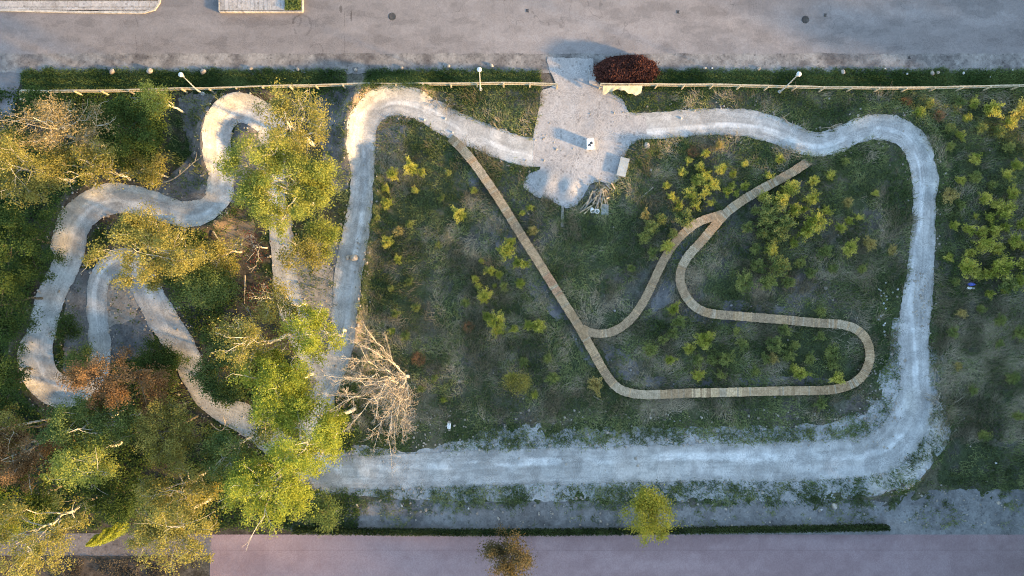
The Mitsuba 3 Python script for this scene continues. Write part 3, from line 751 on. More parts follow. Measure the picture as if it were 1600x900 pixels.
def branches(rng, base, H, cc, cr, nl, r0=None, sub=4, bend=0.35, tw=3):
    """trunk, limbs and side branches as one mesh; also the tips where leaves grow."""
    r0 = r0 or 0.014 * H + 0.02
    top = np.array([cc[0], cc[1], cc[2] + cr[2] * 0.75])
    base = np.array([base[0], base[1], base[2]])
    mid = (base + top) / 2 + np.r_[rng.normal(0, 0.04 * H, 2), 0.05 * H]
    mid[:2] = base[:2] * 0.6 + mid[:2] * 0.4
    tr = quad_curve(base, mid, top, 10)
    tr[1:-1, :2] += rng.normal(0, 0.012 * H, (8, 2))
    rad = np.linspace(r0, 0.02, 10)
    parts, tips = [tube(tr, rad, 7)], [top]
    for i in range(nl):
        t = 0.30 + 0.62 * (i + rng.random()) / nl
        k = t * 9; a = int(k); s = tr[a] + (tr[min(a + 1, 9)] - tr[a]) * (k - a)
        phi = i * 2.4 + rng.normal(0, 0.4); el = rng.uniform(-0.25, 0.95)
        q = rng.uniform(0.7, 1.0)
        e = cc + cr * q * np.array([math.cos(phi) * math.cos(el), math.sin(phi) * math.cos(el), math.sin(el)])
        L = np.linalg.norm(e - s)
        m = (s + e) / 2 + rng.normal(0, bend * 0.25 * L, 3); m[2] += 0.12 * L
        c = quad_curve(s, m, e, 7); c[1:-1] += rng.normal(0, 0.02 * L, (5, 3))
        lr = max(0.022, (r0 * (1 - t) + 0.02) * 0.62)
        parts.append(tube(c, np.linspace(lr, 0.012, 7), 5, False))
        tips += [c[-1], c[4]]
        for _ in range(sub):
            k = rng.integers(2, 6)
            dv = rng.normal(0, 1, 3); dv[2] = abs(dv[2]) * 0.4; dv += (e - s) / L
            dv /= np.linalg.norm(dv)
            l = L * rng.uniform(0.22, 0.45)
            b2 = c[k] + dv * l
            cm = (c[k] + b2) / 2 + rng.normal(0, 0.1 * l, 3)
            cs = quad_curve(c[k], cm, b2, 5)
            parts.append(tube(cs, np.linspace(lr * 0.45, 0.008, 5), 4, False))
            tips.append(b2)
            for _ in range(tw):
                k2 = rng.integers(1, 5)
                d2 = dv + rng.normal(0, 0.7, 3); d2 /= np.linalg.norm(d2)
                e2 = cs[k2] + d2 * l * rng.uniform(0.3, 0.6)
                parts.append(tube(np.array([cs[k2], (cs[k2] + e2) / 2 + rng.normal(0, .04 * l, 3), e2]), [0.012, 0.010, 0.006], 3, False))
                tips.append(e2)
    return join(parts), np.array(tips)

def crown_leaves(rng, cc, cr, tips, dens, leaf, clump=0.55, fill=0.5, droop=0.0):
    area = PI * cr[0] * cr[1]
    n = int(dens * 2.7 * area)
    inside = tips[(((tips - cc) / (cr * 1.15)) ** 2).sum(1) < 1]
    m = int(max(10, fill * area * 1.3))
    d = rng.normal(0, 1, (m, 3)); d /= np.linalg.norm(d, axis=1, keepdims=True)
    d[:, 2] = np.where(d[:, 2] < -0.35, -d[:, 2], d[:, 2])
    # lobes make the outline uneven
    ld = rng.normal(0, 1, (7, 3)); ld /= np.linalg.norm(ld, axis=1, keepdims=True)
    if droop < 0: d[:, 2] = rng.uniform(-1, 1, m) if droop < -0.9 else np.where(rng.random(m) < 0.4, -np.abs(d[:, 2]), d[:, 2])
    lob = 0.78 + 0.34 * np.max(np.clip((d @ ld.T), 0, 1) ** 3, 1)
    cl = cc + d * cr * (lob * rng.uniform(0.62, 1.0, m))[:, None]
    cen = np.vstack([cl, inside]) if len(inside) else cl
    wgt = rng.gamma(2.0, 1.0, len(cen)); wgt /= wgt.sum()
    pick = rng.choice(len(cen), n, p=wgt)
    rad = rng.uniform(0.55, 1.25, len(cen)) * clump
    off = rng.normal(0, 1, (n, 3)) * (rad[pick] * 0.5)[:, None] * [1, 1, 0.7]
    c = cen[pick] + off
    c[:, 2] -= max(droop, 0) * np.abs(rng.normal(0, 1, n))
    c[:, 2] = np.maximum(c[:, 2], 0.1)
    return leafcloud(c, leaf, rng, 0.6, 0.15)

def tree(name, px, py, rx, ry, H, leaf, label, cat='tree', bark='mat_birchbark', dens=230, size=0.14, lean=0.0, nl=11, sub=4, tw=2, base=None, clump=0.6, fill=0.55, seed=None, group=None, low=None):
    """a tree whose crown, seen from above, is centred on (px, py) with half axes rx, ry px."""
    rng = rng_of(seed if seed is not None else int(px * 7 + py * 13))
    low = low if low is not None else (0.12 if leaf in ('dark', 'green', 'brown') else 0.32)
    rz_ = H * (1 - low) / 2
    zc = H - rz_
    k = (HC - zc) / HC / 18.0
    c = P(px, py, zc)
    cc = np.array([c[0], c[1], zc]); cr = np.array([rx * k, ry * k, rz_])
    b = P(*base) if base is not None else c + rng.normal(0, 0.05 * H, 2)
    b3 = np.array([b[0], b[1], hz(b) - 0.1])
    t = thing(name, label, cat, group)
    wood, tips = branches(rng, b3, H, cc, cr, nl, None, sub, 0.4, tw)
    obj('trunk', wood, bark, t, smooth=True)
    obj('crown', crown_leaves(rng, cc, cr, tips, dens, size, clump, fill, -0.5 if low < 0.2 else 0), LEAF[leaf], t)
    return t

TREES = [
 ('birch_tree', 448, 285, 88, 76, 12.0, 'bright', 'broad bright green tree right of the uppermost left trail bend', dict(base=(490, 318), dens=300, nl=14)),
 ('birch_tree', 468, 192, 56, 48, 13.0, 'olive', 'olive birch with a long pale limb just below the left fence', dict(base=(490, 226), dens=150)),
 ('birch_tree', 240, 392, 92, 50, 11.0, 'olive', 'wide olive gold tree under the upper left trail loop with pale limbs', dict(base=(300, 405), dens=190)),
 ('birch_tree', 240, 347, 28, 26, 9.0, 'olive', 'small olive treetop poking over the trail above the wide olive gold tree', dict(dens=200, nl=6)),
 ('leafy_tree', 312, 440, 60, 46, 8.0, 'green', 'mid green tree at the lower right of the wide olive gold tree', dict(bark='mat_bark', dens=240)),
 ('leafy_tree', 350, 402, 30, 36, 5.5, 'olive', 'small brownish olive tree beside the reddish shrub in the upper left', dict(dens=150, nl=7)),
 ('leafy_shrub', 508, 372, 28, 34, 4.0, 'bright', 'bright green shrub tight against the left edge of the central left trail', dict(bark='mat_bark', nl=7)),
 ('leafy_tree', 474, 398, 36, 32, 5.0, 'olive', 'thin olive tree over the short middle trail', dict(dens=130, nl=8)),
 ('birch_tree', 388, 532, 48, 46, 11.0, 'olive', 'olive birch with pale limbs fanning left from one point, centre of the left wood', dict(base=(452, 522), dens=130, nl=12)),
 ('leafy_tree', 488, 520, 44, 40, 10.0, 'yellow', 'round golden yellow tree left of the central left trail', dict(dens=230)),
 ('leafy_tree', 440, 480, 34, 42, 8.0, 'olive', 'olive tree directly above the round golden yellow tree and the pale fanning birch', dict(dens=160)),
 ('leafy_tree', 440, 600, 62, 60, 11.0, 'yellow', 'yellow green tree left of the bare pale tree', dict(dens=230)),
 ('leafy_tree', 482, 680, 62, 66, 12.5, 'yellow', 'tall dense yellow green tree at the left end of the bottom trail', dict(dens=290, nl=14)),
 ('leafy_tree', 428, 760, 66, 62, 11.5, 'yellow', 'yellow green tree hanging over the edge of the pink path', dict(dens=260, nl=13)),
 ('leafy_shrub', 508, 800, 26, 28, 3.5, 'green', 'mid green shrub at the left end of the hedge', dict(bark='mat_bark', nl=7, dens=260)),
 ('leafy_tree', 356, 572, 50, 60, 6.0, 'green', 'mid green tree beside the diagonal trail in the left wood', dict(bark='mat_bark', dens=230)),
 ('leafy_tree', 362, 712, 44, 44, 9.0, 'green', 'green tree just below the sunlit end of the diagonal trail', dict(dens=200)),
 ('leafy_tree', 288, 762, 60, 52, 9.0, 'olive', 'brownish olive tree above the slim column conifer', dict(dens=150)),
 ('birch_tree', 290, 822, 72, 52, 12.0, 'olive', 'yellow olive birch with forked pale limb over the start of the pink path', dict(base=(330, 775), dens=170)),
 ('copper_tree', 195, 588, 82, 44, 9.5, 'brown', 'coppery brown tree next to the end of the left trail hairpin', dict(bark='mat_bark', dens=190)),
 ('leafy_tree', 150, 662, 78, 44, 10.0, 'green', 'soft green tree below the coppery tree in the lower left', dict(dens=230)),
 ('leafy_tree', 148, 722, 54, 28, 11.0, 'bright', 'brightly lit lime green crown in the lower left wood', dict(dens=280, base=(190, 690))),
 ('leafy_tree', 262, 672, 56, 52, 8.0, 'olive', 'dull olive tree left of the sunlit end of the diagonal trail', dict(bark='mat_bark', dens=160)),
 ('copper_tree', 45, 705, 54, 62, 9.0, 'brown', 'large brown tree on the lower left edge', dict(dens=170)),
 ('birch_tree', 66, 828, 76, 56, 12.0, 'olive', 'feathery olive birch with a long pale trunk over the lower left path', dict(base=(160, 775), dens=130)),
 ('leafy_tree', 12, 800, 40, 46, 9.0, 'yellow', 'yellow olive crown cut by the left edge near the bottom corner', dict(dens=200)),
 ('leafy_tree', 36, 372, 62, 70, 8.0, 'dark', 'big dark green tree left of the long left trail straight', dict(bark='mat_bark', dens=260)),
 ('leafy_tree', 40, 262, 60, 52, 10.0, 'olive', 'olive tree on the upper left edge', dict(dens=190)),
 ('birch_tree', 92, 198, 78, 40, 11.0, 'bud', 'thinly budding birch with bare pale branches in the upper left', dict(base=(172, 232), dens=95, nl=14, sub=5, tw=3)),
 ('leafy_tree', 205, 205, 58, 58, 6.5, 'dark', 'dark green tree below the left fence', dict(bark='mat_bark', dens=250)),
 ('leafy_tree', 247, 163, 24, 26, 6.0, 'bright', 'small lime green treetop touching the left fence', dict(dens=260, nl=7)),
 ('leafy_tree', 150, 256, 62, 32, 8.0, 'olive', 'brownish olive tree above the sunlit left trail bend', dict(dens=150)),
 ('leafy_shrub', 232, 268, 36, 32, 4.5, 'olive', 'olive shrub just left of the curved dead branch', dict(dens=150, nl=7)),
 ('leafy_tree', 14, 478, 44, 58, 7.0, 'dark', 'dark tree on the left edge at mid height', dict(bark='mat_bark', dens=240)),
 ('leafy_tree', 6, 585, 36, 62, 7.0, 'dark', 'dark tree on the left edge beside the left trail hairpin', dict(bark='mat_bark', dens=240)),
 ('leafy_tree', 10, 668, 44, 36, 7.5, 'olive', 'olive brown treetop cut by the left edge', dict(bark='mat_bark', dens=160)),
 ('leafy_tree', 70, 168, 36, 30, 5.0, 'dark', 'dark shrubby tree under the left fence corner', dict(bark='mat_bark', dens=200, nl=7)),
 ('leafy_shrub', 128, 558, 26, 20, 2.2, 'green', 'small green shrub inside the left trail hairpin', dict(bark='mat_bark', dens=300, nl=6, size=.12)),
 ('leafy_shrub', 108, 512, 18, 22, 1.6, 'dark', 'small dark shrub inside the left trail hairpin', dict(bark='mat_bark', dens=300, nl=5, size=.12)),
 ('leafy_shrub', 252, 572, 42, 46, 1.6, 'dark', 'low spreading dark shrub left of the diagonal trail', dict(bark='mat_bark', dens=300, nl=8, size=.12)),
 ('leafy_tree', 55, 772, 60, 34, 6.0, 'dark', 'dark tree between the brown tree and the feathery birch in the lower left', dict(bark='mat_bark', dens=220)),
 ('leafy_tree', 190, 778, 56, 36, 5.0, 'dark', 'dark green tree just above the slim column conifer', dict(bark='mat_bark', dens=220)),
 ('leafy_tree', 425, 655, 40, 36, 7.0, 'green', 'small green tree beside the sunlit end of the diagonal trail', dict(dens=150)),
 ('leafy_tree', 1008, 797, 42, 42, 5.5, 'lime', 'lone yellow green tree over the bottom hedge', dict(dens=260, base=(992, 772), low=.3)),
 ('leafy_tree', 795, 866, 38, 44, 6.0, 'russet', 'lone brown olive tree at the bottom edge of the pink path', dict(bark='mat_bark', dens=230, low=.25)),
 ('leafy_shrub', 808, 598, 22, 20, 1.8, 'olive', 'olive shrub with dry twigs left of the lower bend of the boardwalk', dict(bark='mat_bark', dens=260, nl=6, size=.11)),
]
for (nm, px, py, rx, ry, H, leaf, lab, kw) in TREES:
    cat = 'shrub' if 'shrub' in nm else 'tree'
    tree(nm, px, py, rx, ry, H, leaf, lab, cat, **kw)

# twiggy red shrubs
for (px, py, lab) in ((402, 388, 'thin red twiggy shrub below the broad bright green tree'), (404, 466, 'red leaved twiggy shrub above the pale fanning birch')):
    tree('twiggy_shrub', px, py, 16, 32, 4.0, 'red', lab, 'shrub', bark='mat_birchbark', dens=38, nl=7, sub=3, tw=2, size=.12)

# the bare pale tree
def bare_tree():
    rng = rng_of(77)
    t = thing('bare_tree', 'leafless pale tree with fanned branches right of the left trails', 'tree')
    b = P(638, 588); base = np.array([b[0], b[1], -0.1])
    fork = np.array([*P(634, 588, 1.6), 1.6])
    limbs, twigs = [tube([base, (base + fork) / 2 + [0.05, 0, 0], fork], [0.17, 0.15, 0.13], 8)], []
    ends = [((568, 506), 5.5), ((556, 560), 7.0), ((578, 545), 6.0), ((545, 590), 8.0), ((545, 625), 8.5), ((560, 650), 8.5), ((582, 672), 8.5), ((606, 680), 8.5), ((628, 668), 7.5), ((632, 640), 6.5), ((590, 630), 9.0), ((600, 600), 8.5), ((570, 602), 9.0), ((612, 650), 8.5)]
    for n_, (e, z) in enumerate(ends):
        e = np.array([*P(*e, z), z])
        L = np.linalg.norm(e - fork)
        m = fork * 0.55 + e * 0.45 + rng.normal(0, 0.05 * L, 3); m[2] -= 0.05 * L
        c = quad_curve(fork, m, e, 11); c[1:-1] += rng.normal(0, 0.018 * L, (9, 3)); 
        r = 0.062 if n_ else 0.055
        limbs.append(tube(c, np.linspace(r, 0.022, 11), 6, False))
        for q in range(11 if n_ else 4):
            k = rng.integers(3, 11)
            dv = (e - fork) / L + rng.normal(0, 0.34, 3); dv /= np.linalg.norm(dv)
            l = L * rng.uniform(0.16, 0.36)
            c2 = quad_curve(c[k], c[k] + dv * l * 0.5 + rng.normal(0, 0.06 * l, 3), c[k] + dv * l + [0, 0, 0.1 * l], 6)
            limbs.append(tube(c2, np.linspace(0.022, 0.009, 6), 4, False))
            for _ in range(9):
                k2 = rng.integers(1, 6)
                d2 = dv + rng.normal(0, 0.42, 3); d2 /= np.linalg.norm(d2)
                l2 = rng.uniform(0.3, 0.9)
                e2 = c2[k2] + d2 * l2
                twigs.append(tube(np.array([c2[k2], (c2[k2] + e2) / 2 + rng.normal(0, .07, 3), e2]), [0.011, 0.009, 0.005], 3, False))
                for _ in range(3):
                    d3 = d2 + rng.normal(0, 0.7, 3); d3 /= np.linalg.norm(d3)
                    s3 = c2[k2] + d2 * l2 * rng.uniform(.3, 1)
                    twigs.append(tube(np.array([s3, s3 + d3 * rng.uniform(.15, .4)]), [0.009, 0.006], 3, False))
    obj('trunk', join(limbs), 'mat_birchbark', t, smooth=True)
    obj('crown', join(twigs), 'mat_twig', t, smooth=True)
bare_tree()

# the slim column conifer
def conifer():
    rng = rng_of(8)
    t = thing('column_conifer', 'slim yellow green column conifer leaning over the grey brown path', 'conifer')
    b = P(203, 819); top = P(136, 852, 6.2)
    top = b * 0.85 + top * 0.15 if False else np.array([*P(136, 852, 6.2)])
    B, E = np.array([b[0], b[1], 0.0]), np.array([top[0], top[1], 6.2])
    obj('trunk', tube([B, (B + E) / 2, E * 0.97 + B * 0.03], [0.09, 0.06, 0.02], 6), 'mat_bark', t)
    n = 6500
    s = rng.random(n) ** 0.9; phi = rng.uniform(0, 2 * PI, n)
    prof = 0.62 * np.sqrt(np.clip(np.minimum(s * 5, (1 - s) * 2.2), 0, 1)) * (0.8 + 0.25 * np.sin(phi * 5 + s * 20))
    r = prof * np.sqrt(rng.uniform(0.35, 1.0, n))
    c = B + (E - B) * (0.05 + 0.95 * s[:, None]) + np.stack([r * np.cos(phi), r * np.sin(phi), rng.normal(0, .05, n)], -1)
    obj('crown', leafcloud(c, 0.14, rng, 0.45, 0.0, np.array([0, 0, 0.9])), LEAF['yellow'], t)
conifer()

# the burgundy shrub beside the entrance
def burgundy():
    rng = rng_of(9)
    t = thing('burgundy_shrub', 'big oval burgundy shrub by the gravel entrance against the fence', 'shrub')
    c = P(979, 109, 0.8); R = np.array([2.85, 1.36, 1.0])
    n = 17000
    d = rng.normal(0, 1, (n, 3)); d /= np.linalg.norm(d, axis=1, keepdims=True); d[:, 2] = np.abs(d[:, 2])
    e = np.sign(d) * np.abs(d) ** 0.95
    q = nfbm(d[:, 0] * 3 + 5, d[:, 1] * 3 + d[:, 2] * 2, 1.6, 2, 3)
    rr = rng.uniform(0.72, 1.0, n) * (0.86 + 0.28 * q) * np.where(rng.random(n) < 0.06, 1.1, 1.0)
    pts = np.array([c[0], c[1], 0.35]) + e * R * rr[:, None]
    pts[:, 1] = np.maximum(pts[:, 1], P(0, 131.0, 1.1)[1] + 0.15)
    obj('foliage', leafcloud(pts, 0.15, rng, 0.6, 0.1), LEAF['burgundy'], t)
    st = []
    for _ in range(26):
        a = rng.uniform(0, 2 * PI); k = rng.uniform(.3, .9)
        bb = np.array([c[0] + R[0] * .4 * math.cos(a), c[1] + R[1] * .3 * math.sin(a), 0])
        ee = np.array([c[0] + R[0] * k * math.cos(a), max(c[1] + R[1] * k * math.sin(a), P(0, 131, 1.1)[1] + .2), 1.1 - 0.5 * k])
        st.append(tube(quad_curve(bb, (bb + ee) / 2 + [0, 0, .3], ee, 5), np.linspace(0.03, 0.01, 5), 4, False))
    obj('stem', join(st), 'mat_bark', t)
burgundy()

# the clipped hedge along the pink path
def hedge():
    rng = rng_of(10)
    t = thing('hedge', 'long low dark green hedge along the upper edge of the pink path', 'hedge')
    c = spline(PL([(458, 829), (600, 831), (800, 832), (1000, 830), (1200, 827), (1388, 824)], 0.4), 0.05)
    n = 42000
    i = rng.integers(0, len(c), n); s = i * 0.05
    tooth = 0.72 + 0.28 * np.abs(np.sin(s * PI / 0.40))
    hgt = rng.uniform(0.05, 0.8, n)
    off = rng.uniform(-0.30, 0.30, n) * (1 - 0.25 * hgt) * tooth
    zz = hgt * (0.86 + 0.2 * nfbm(s, s * 0, 1.3, 2, 5))
    pts = np.column_stack([c[i] + np.stack([rng.normal(0, .02, n), off], -1), zz + 0.02])
    obj('foliage', leafcloud(pts, 0.13, rng, 0.55, 0.0), LEAF['hedge'], t)
    st = [tube(np.array([[*c[k], 0], [*(c[k] + rng.normal(0, .04, 2)), 0.6]]), [0.02, 0.01], 4) for k in range(4, len(c), 8)]
    obj('stem', join(st), 'mat_bark', t)
hedge()

# ------------------------------------------------------------------ saplings
def sapling_mesh(seed, n_shoot, per):
    rng = rng_of(seed)
    stem, cen, dirs = [], [], []
    for k in range(n_shoot):
        a = k * 2.4 + rng.normal(0, .4); el = rng.uniform(0.35, 1.35)
        d = np.array([math.cos(a) * math.cos(el), math.sin(a) * math.cos(el), math.sin(el)])
        L = rng.uniform(0.34, 0.64)
        st = np.array([0, 0, 0.12 + 0.4 * rng.random()])
        e = st + d * L * np.array([1, 1, 0.8]); m = (st + e) / 2 + [0, 0, 0.08]
        c = quad_curve(st, m, e, 5)
        stem.append(tube(c, np.linspace(0.010, 0.004, 5), 3, False))
        tt = rng.uniform(0.3, 1.02, per)
        q = (1 - tt[:, None]) ** 2 * st + 2 * tt[:, None] * (1 - tt[:, None]) * m + tt[:, None] ** 2 * e
        cen.append(q + rng.normal(0, 0.05, (per, 3)))
        dirs.append(np.repeat(d[None], per, 0) * 0.5 + rng.normal(0, 0.4, (per, 3)))
    stem.append(tube([[0, 0, -0.05], [0.01, 0, 0.3], [0, 0.01, 0.72]], [0.02, 0.014, 0.006], 4))
    cen = np.vstack(cen); cen[:, 2] = np.maximum(cen[:, 2], 0.03)
    return join(stem), leafcloud(cen, 0.082, rng, 0.45, 0.25, np.vstack(dirs))
PROTO = []
for q in range(6):
    st, lv = sapling_mesh(100 + q, 26 + q % 3 * 4, 62)
    PROTO.append((mikit.ply(st, 'mat_bark'), {c: mikit.ply(lv, LEAF['sap_' + c]) for c in ('yellow', 'green', 'olive', 'gold')}))
SAP = {
 'L': [(640,350,14,'g'),(660,270,14,'y'),(690,310,12,'g'),(780,430,14,'y'),(742,436,12,'y'),(762,494,16,'y'),(803,514,14,'y'),(650,480,14,'g'),(634,524,16,'g'),(680,590,12,'g'),(818,566,16,'g'),(855,560,16,'g'),(700,270,12,'g'),(642,262,24,'y'),(615,273,20,'y'),(649,297,12,'y'),(603,295,14,'y'),(605,317,18,'y'),(740,298,11,'y'),(717,335,24,'y'),(605,377,19,'y'),(623,362,15,'o'),(622,405,15,'y'),(685,383,11,'g'),(790,393,27,'y'),(797,378,18,'y'),(808,410,17,'y'),(819,413,19,'y'),
       (766,423,18,'y'),(752,408,9,'y'),(813,442,16,'y'),(787,447,15,'g'),(773,446,9,'y'),(757,462,24,'y'),(748,447,11,'y'),(728,473,16,'g'),(775,502,26,'y'),(778,517,19,'y'),(825,508,15,'y'),(842,510,22,'y'),(612,517,14,'y'),(800,590,20,'y'),(835,617,13,'y'),(863,590,22,'g'),(658,607,12,'g'),(693,625,10,'y'),(611,450,12,'g'),(640,440,12,'g'),(618,490,16,'g'),(590,340,11,'g')],
 'B': [(930,602,26,'o')],
 'M': [(1040,290,14,'y'),(1065,270,14,'y'),(1102,240,14,'y'),(1075,252,12,'y'),(1005,372,20,'g'),(1032,342,18,'g'),(1135,300,16,'y'),(1100,302,18,'y'),(1050,365,16,'g'),(828,325,11,'y'),(817,333,10,'y'),(832,360,18,'o'),(1093,260,17,'y'),(1100,277,22,'y'),(1125,264,18,'y'),(1113,289,22,'y'),(1089,281,17,'y'),(1079,302,20,'y'),(1049,308,17,'y'),(1087,319,18,'y'),(1110,317,15,'y'),(1070,340,28,'g'),(1123,228,14,'o'),(1162,257,11,'y'),(1144,272,13,'y'),(1162,291,14,'y'),(1144,289,11,'y'),(1150,303,11,'y'),(1200,275,14,'y'),(1217,249,14,'y'),(1017,357,24,'g'),(1042,385,22,'y'),(1019,395,22,'g'),(986,420,14,'g'),(1060,322,16,'y'),(1008,335,18,'o')],
 'I': [(1240,330,22,'y'),(1190,365,20,'g'),(1250,410,20,'g'),(1230,440,20,'g'),(1290,330,18,'y'),(1185,415,22,'g'),(1300,420,16,'g'),(1340,340,14,'y'),(1180,330,18,'g'),(1320,252,14,'g'),(1228,302,18,'y'),(1205,390,20,'y'),(1345,420,16,'g'),(1270,283,18,'y'),(1236,293,24,'y'),(1266,310,24,'y'),(1255,328,15,'y'),(1206,325,36,'g'),(1217,313,24,'y'),(1223,351,32,'g'),(1197,344,28,'g'),(1272,349,32,'y'),(1257,362,26,'y'),(1212,366,26,'g'),(1168,355,18,'g'),(1297,274,16,'y'),(1323,317,16,'o'),(1367,302,13,'y'),(1325,345,14,'y'),(1312,356,17,'y'),(1327,387,26,'y'),(1357,381,22,'o'),(1287,393,24,'g'),(1215,415,32,'g'),(1198,440,30,'g'),(1162,442,34,'g'),(1265,427,16,'g'),(1393,391,16,'o'),(1193,308,20,'y'),(1280,487,18,'g'),(1180,390,18,'g'),(1240,380,16,'y')],
 'W': [(1075,545,18,'y'),(1112,562,18,'g'),(1180,580,16,'g'),(1265,560,20,'g'),(1280,525,16,'g'),(1150,517,16,'g'),(1035,530,16,'g'),(1240,575,14,'y'),(1053,482,20,'y'),(1059,502,24,'g'),(1098,533,26,'y'),(1107,525,18,'y'),(1015,545,22,'g'),(1047,562,19,'y'),(1052,520,18,'g'),(1090,586,21,'y'),(1090,562,20,'g'),(1125,585,16,'g'),(1132,560,26,'g'),(1160,537,18,'g'),(1197,560,18,'g'),(1210,537,24,'g'),(1232,555,20,'g'),(1207,560,18,'o'),(1250,583,22,'y'),(1225,515,18,'g'),(1297,550,24,'g'),(1306,590,22,'y'),(1300,570,18,'g'),(1240,540,18,'g')],
 'S': [(1282,630,20,'g')],
 'R': [(1480,230,16,'g'),(1500,212,16,'y'),(1530,482,14,'g'),(1490,352,16,'y'),(1580,302,20,'y'),(1500,282,16,'y'),(1545,341,18,'y'),(1588,258,18,'y'),(1552,362,22,'y'),(1482,402,16,'y'),(1541,428,22,'y'),(1500,160,18,'g'),(1450,162,14,'g'),(1576,192,22,'y'),(1521,161,18,'y'),(1560,500,18,'g'),(1590,520,20,'g'),(1488,520,16,'g'),(1520,610,18,'g'),(1580,590,20,'g'),(1535,680,18,'g'),(1590,650,18,'g'),(1500,490,15,'o'),(1523,249,20,'y'),(1484,306,24,'o'),(1520,277,18,'g'),(1571,274,18,'y'),(1537,310,20,'y'),(1556,321,20,'y'),(1572,330,30,'y'),(1569,355,16,'y'),(1512,359,20,'y'),(1533,363,20,'y'),(1595,351,18,'y'),(1533,383,26,'y'),(1582,378,24,'y'),(1506,417,32,'y'),(1523,427,22,'y'),(1559,417,36,'y'),(1597,412,26,'y'),(1578,442,30,'g'),(1544,459,14,'y'),(1523,338,10,'y'),(1597,385,16,'y'),(1547,172,26,'y'),(1432,177,18,'y'),(1510,185,15,'y'),(1482,202,17,'g'),(1532,200,18,'g'),(1570,452,15,'y'),(1497,572,15,'o'),(1560,537,15,'g'),(1500,320,16,'g'),(1548,290,14,'g'),(1556,390,20,'y'),(1515,395,18,'y'),(1590,440,24,'y'),(1490,440,14,'g'),(1575,230,18,'g'),(1560,205,20,'g')],
 'C': [(1597,172,36,'d')],
}
WHERE = {'L': 'in the field left of the boardwalk', 'B': 'tight against the lower left bend of the boardwalk', 'M': 'between the gravel yard and the forked boardwalk', 'I': 'in the upper boardwalk bay',
         'W': 'inside the lower boardwalk loop', 'S': 'just below the lower boardwalk straight', 'R': 'right of the right hand trail', 'C': 'under the right end of the fence'}
COL = {'y': ('yellow', 'yellow green leafy sapling'), 'g': ('green', 'mid green bushy sapling'), 'o': ('olive', 'olive brown thin sapling'), 'd': ('gold', 'large golden yellow sapling')}
sr = rng_of(31)
for area, lst in SAP.items():
    cnt = {}
    for s in lst: cnt[s[3]] = cnt.get(s[3], 0) + 1
    rank = {}
    for cl in cnt:
        for r_, e in enumerate(sorted((e for e in lst if e[3] == cl), key=lambda e: (e[0], e[1]))): rank[e] = r_ + 1
    for e in lst:
        (px, py, dpx, cl) = e
        h = dpx / 18.0
        p = P(px, py, 0.5 * h)
        z = hz(p)
        cname, adj = COL[cl]
        n_ = rank[e]; sfx = 'th' if n_ in (11, 12, 13) else {1: 'st', 2: 'nd', 3: 'rd'}.get(n_ % 10, 'th')
        lab = f'{adj} {WHERE[area]}' if cnt[cl] == 1 else f'{n_}{sfx} from left of the {adj.rsplit(" ", 2)[0]} saplings {WHERE[area]}'
        t = thing('sapling', lab, 'sapling', None if cnt[cl] == 1 else f'{adj}s {WHERE[area]}')
        sc = h * 1.12
        M = T().translate([p[0], p[1], z]).rotate([0, 0, 1], float(sr.uniform(0, 360))).scale([sc * sr.uniform(.9, 1.12), sc * sr.uniform(.9, 1.12), sc * sr.uniform(0.85, 1.25)])
        st, lv = PROTO[int(sr.integers(0, 6))]
        put('stem', st, M, t)
        put('leaves', lv[cname], M, t)

# rusty dry fern tussocks
for (px, py, r, lab) in ((732, 510, 9, 'rusty dry tussock near the middle of the left field'), (1465, 182, 11, 'orange dry tussock right of the upper right trail bend'), (1413, 160, 9, 'orange dry tussock below the right fence'), (655, 560, 18, 'brown dry tussock right of the bare pale tree'), (1082, 238, 10, 'tan dry tussock below the upper right trail')):
    p = P(px, py); q = rng_of(px)
    n = 420
    a = q.uniform(0, 2 * PI, n); rr = q.uniform(0, r / 18 * 0.45, n)
    obj('dry_tussock', blades(p[0] + rr * np.cos(a), p[1] + rr * np.sin(a), q.uniform(0.3, 0.65, n), q.uniform(.018, .035, n), q.uniform(.4, 1.3, n), a + q.normal(0, .5, n), q), GRASS['rust'], label=lab, cat='tussock')

# ------------------------------------------------------------------ objects in the yard
def white_box():
    c = P(923, 224, 0.8)
    t = thing('white_box', 'white upright box with a dark mark on top in the gravel yard', 'box')
    obj('body', box(c[0], c[1], 0.33, 0.56, 0.80, 0.62, 0.03, 0.02), 'mat_white', t)
    obj('lid', box(c[0], c[1], 0.665, 0.62, 0.86, 0.05, 0.03, 0.015), 'mat_white', t)
    v, f = lathe([(0, 0), (0.12, 0), (0.11, 0.015), (0, 0.018)], 9, (0, 0, 0))
    q = rng_of(4)
    ms = []
    for (dx, dy, s) in ((0.05, 0.05, 1.0), (-0.07, -0.08, 0.9), (0.1, 0.13, 0.6), (-0.15, -0.16, .6), (0.02, -0.2, 0.55), (0.14, -0.02, .5)):
        vv = v.copy(); a = np.arctan2(vv[:, 1], vv[:, 0]); vv[:, :2] *= (1 + 0.25 * np.sin(3 * a + dx * 20))[:, None]
        ms.append((vv * [s, s * 0.75, 1] + [c[0] + dx, c[1] + dy, 0.691], f))
    obj('dark_mark', join(ms), 'mat_dark', t)
white_box()

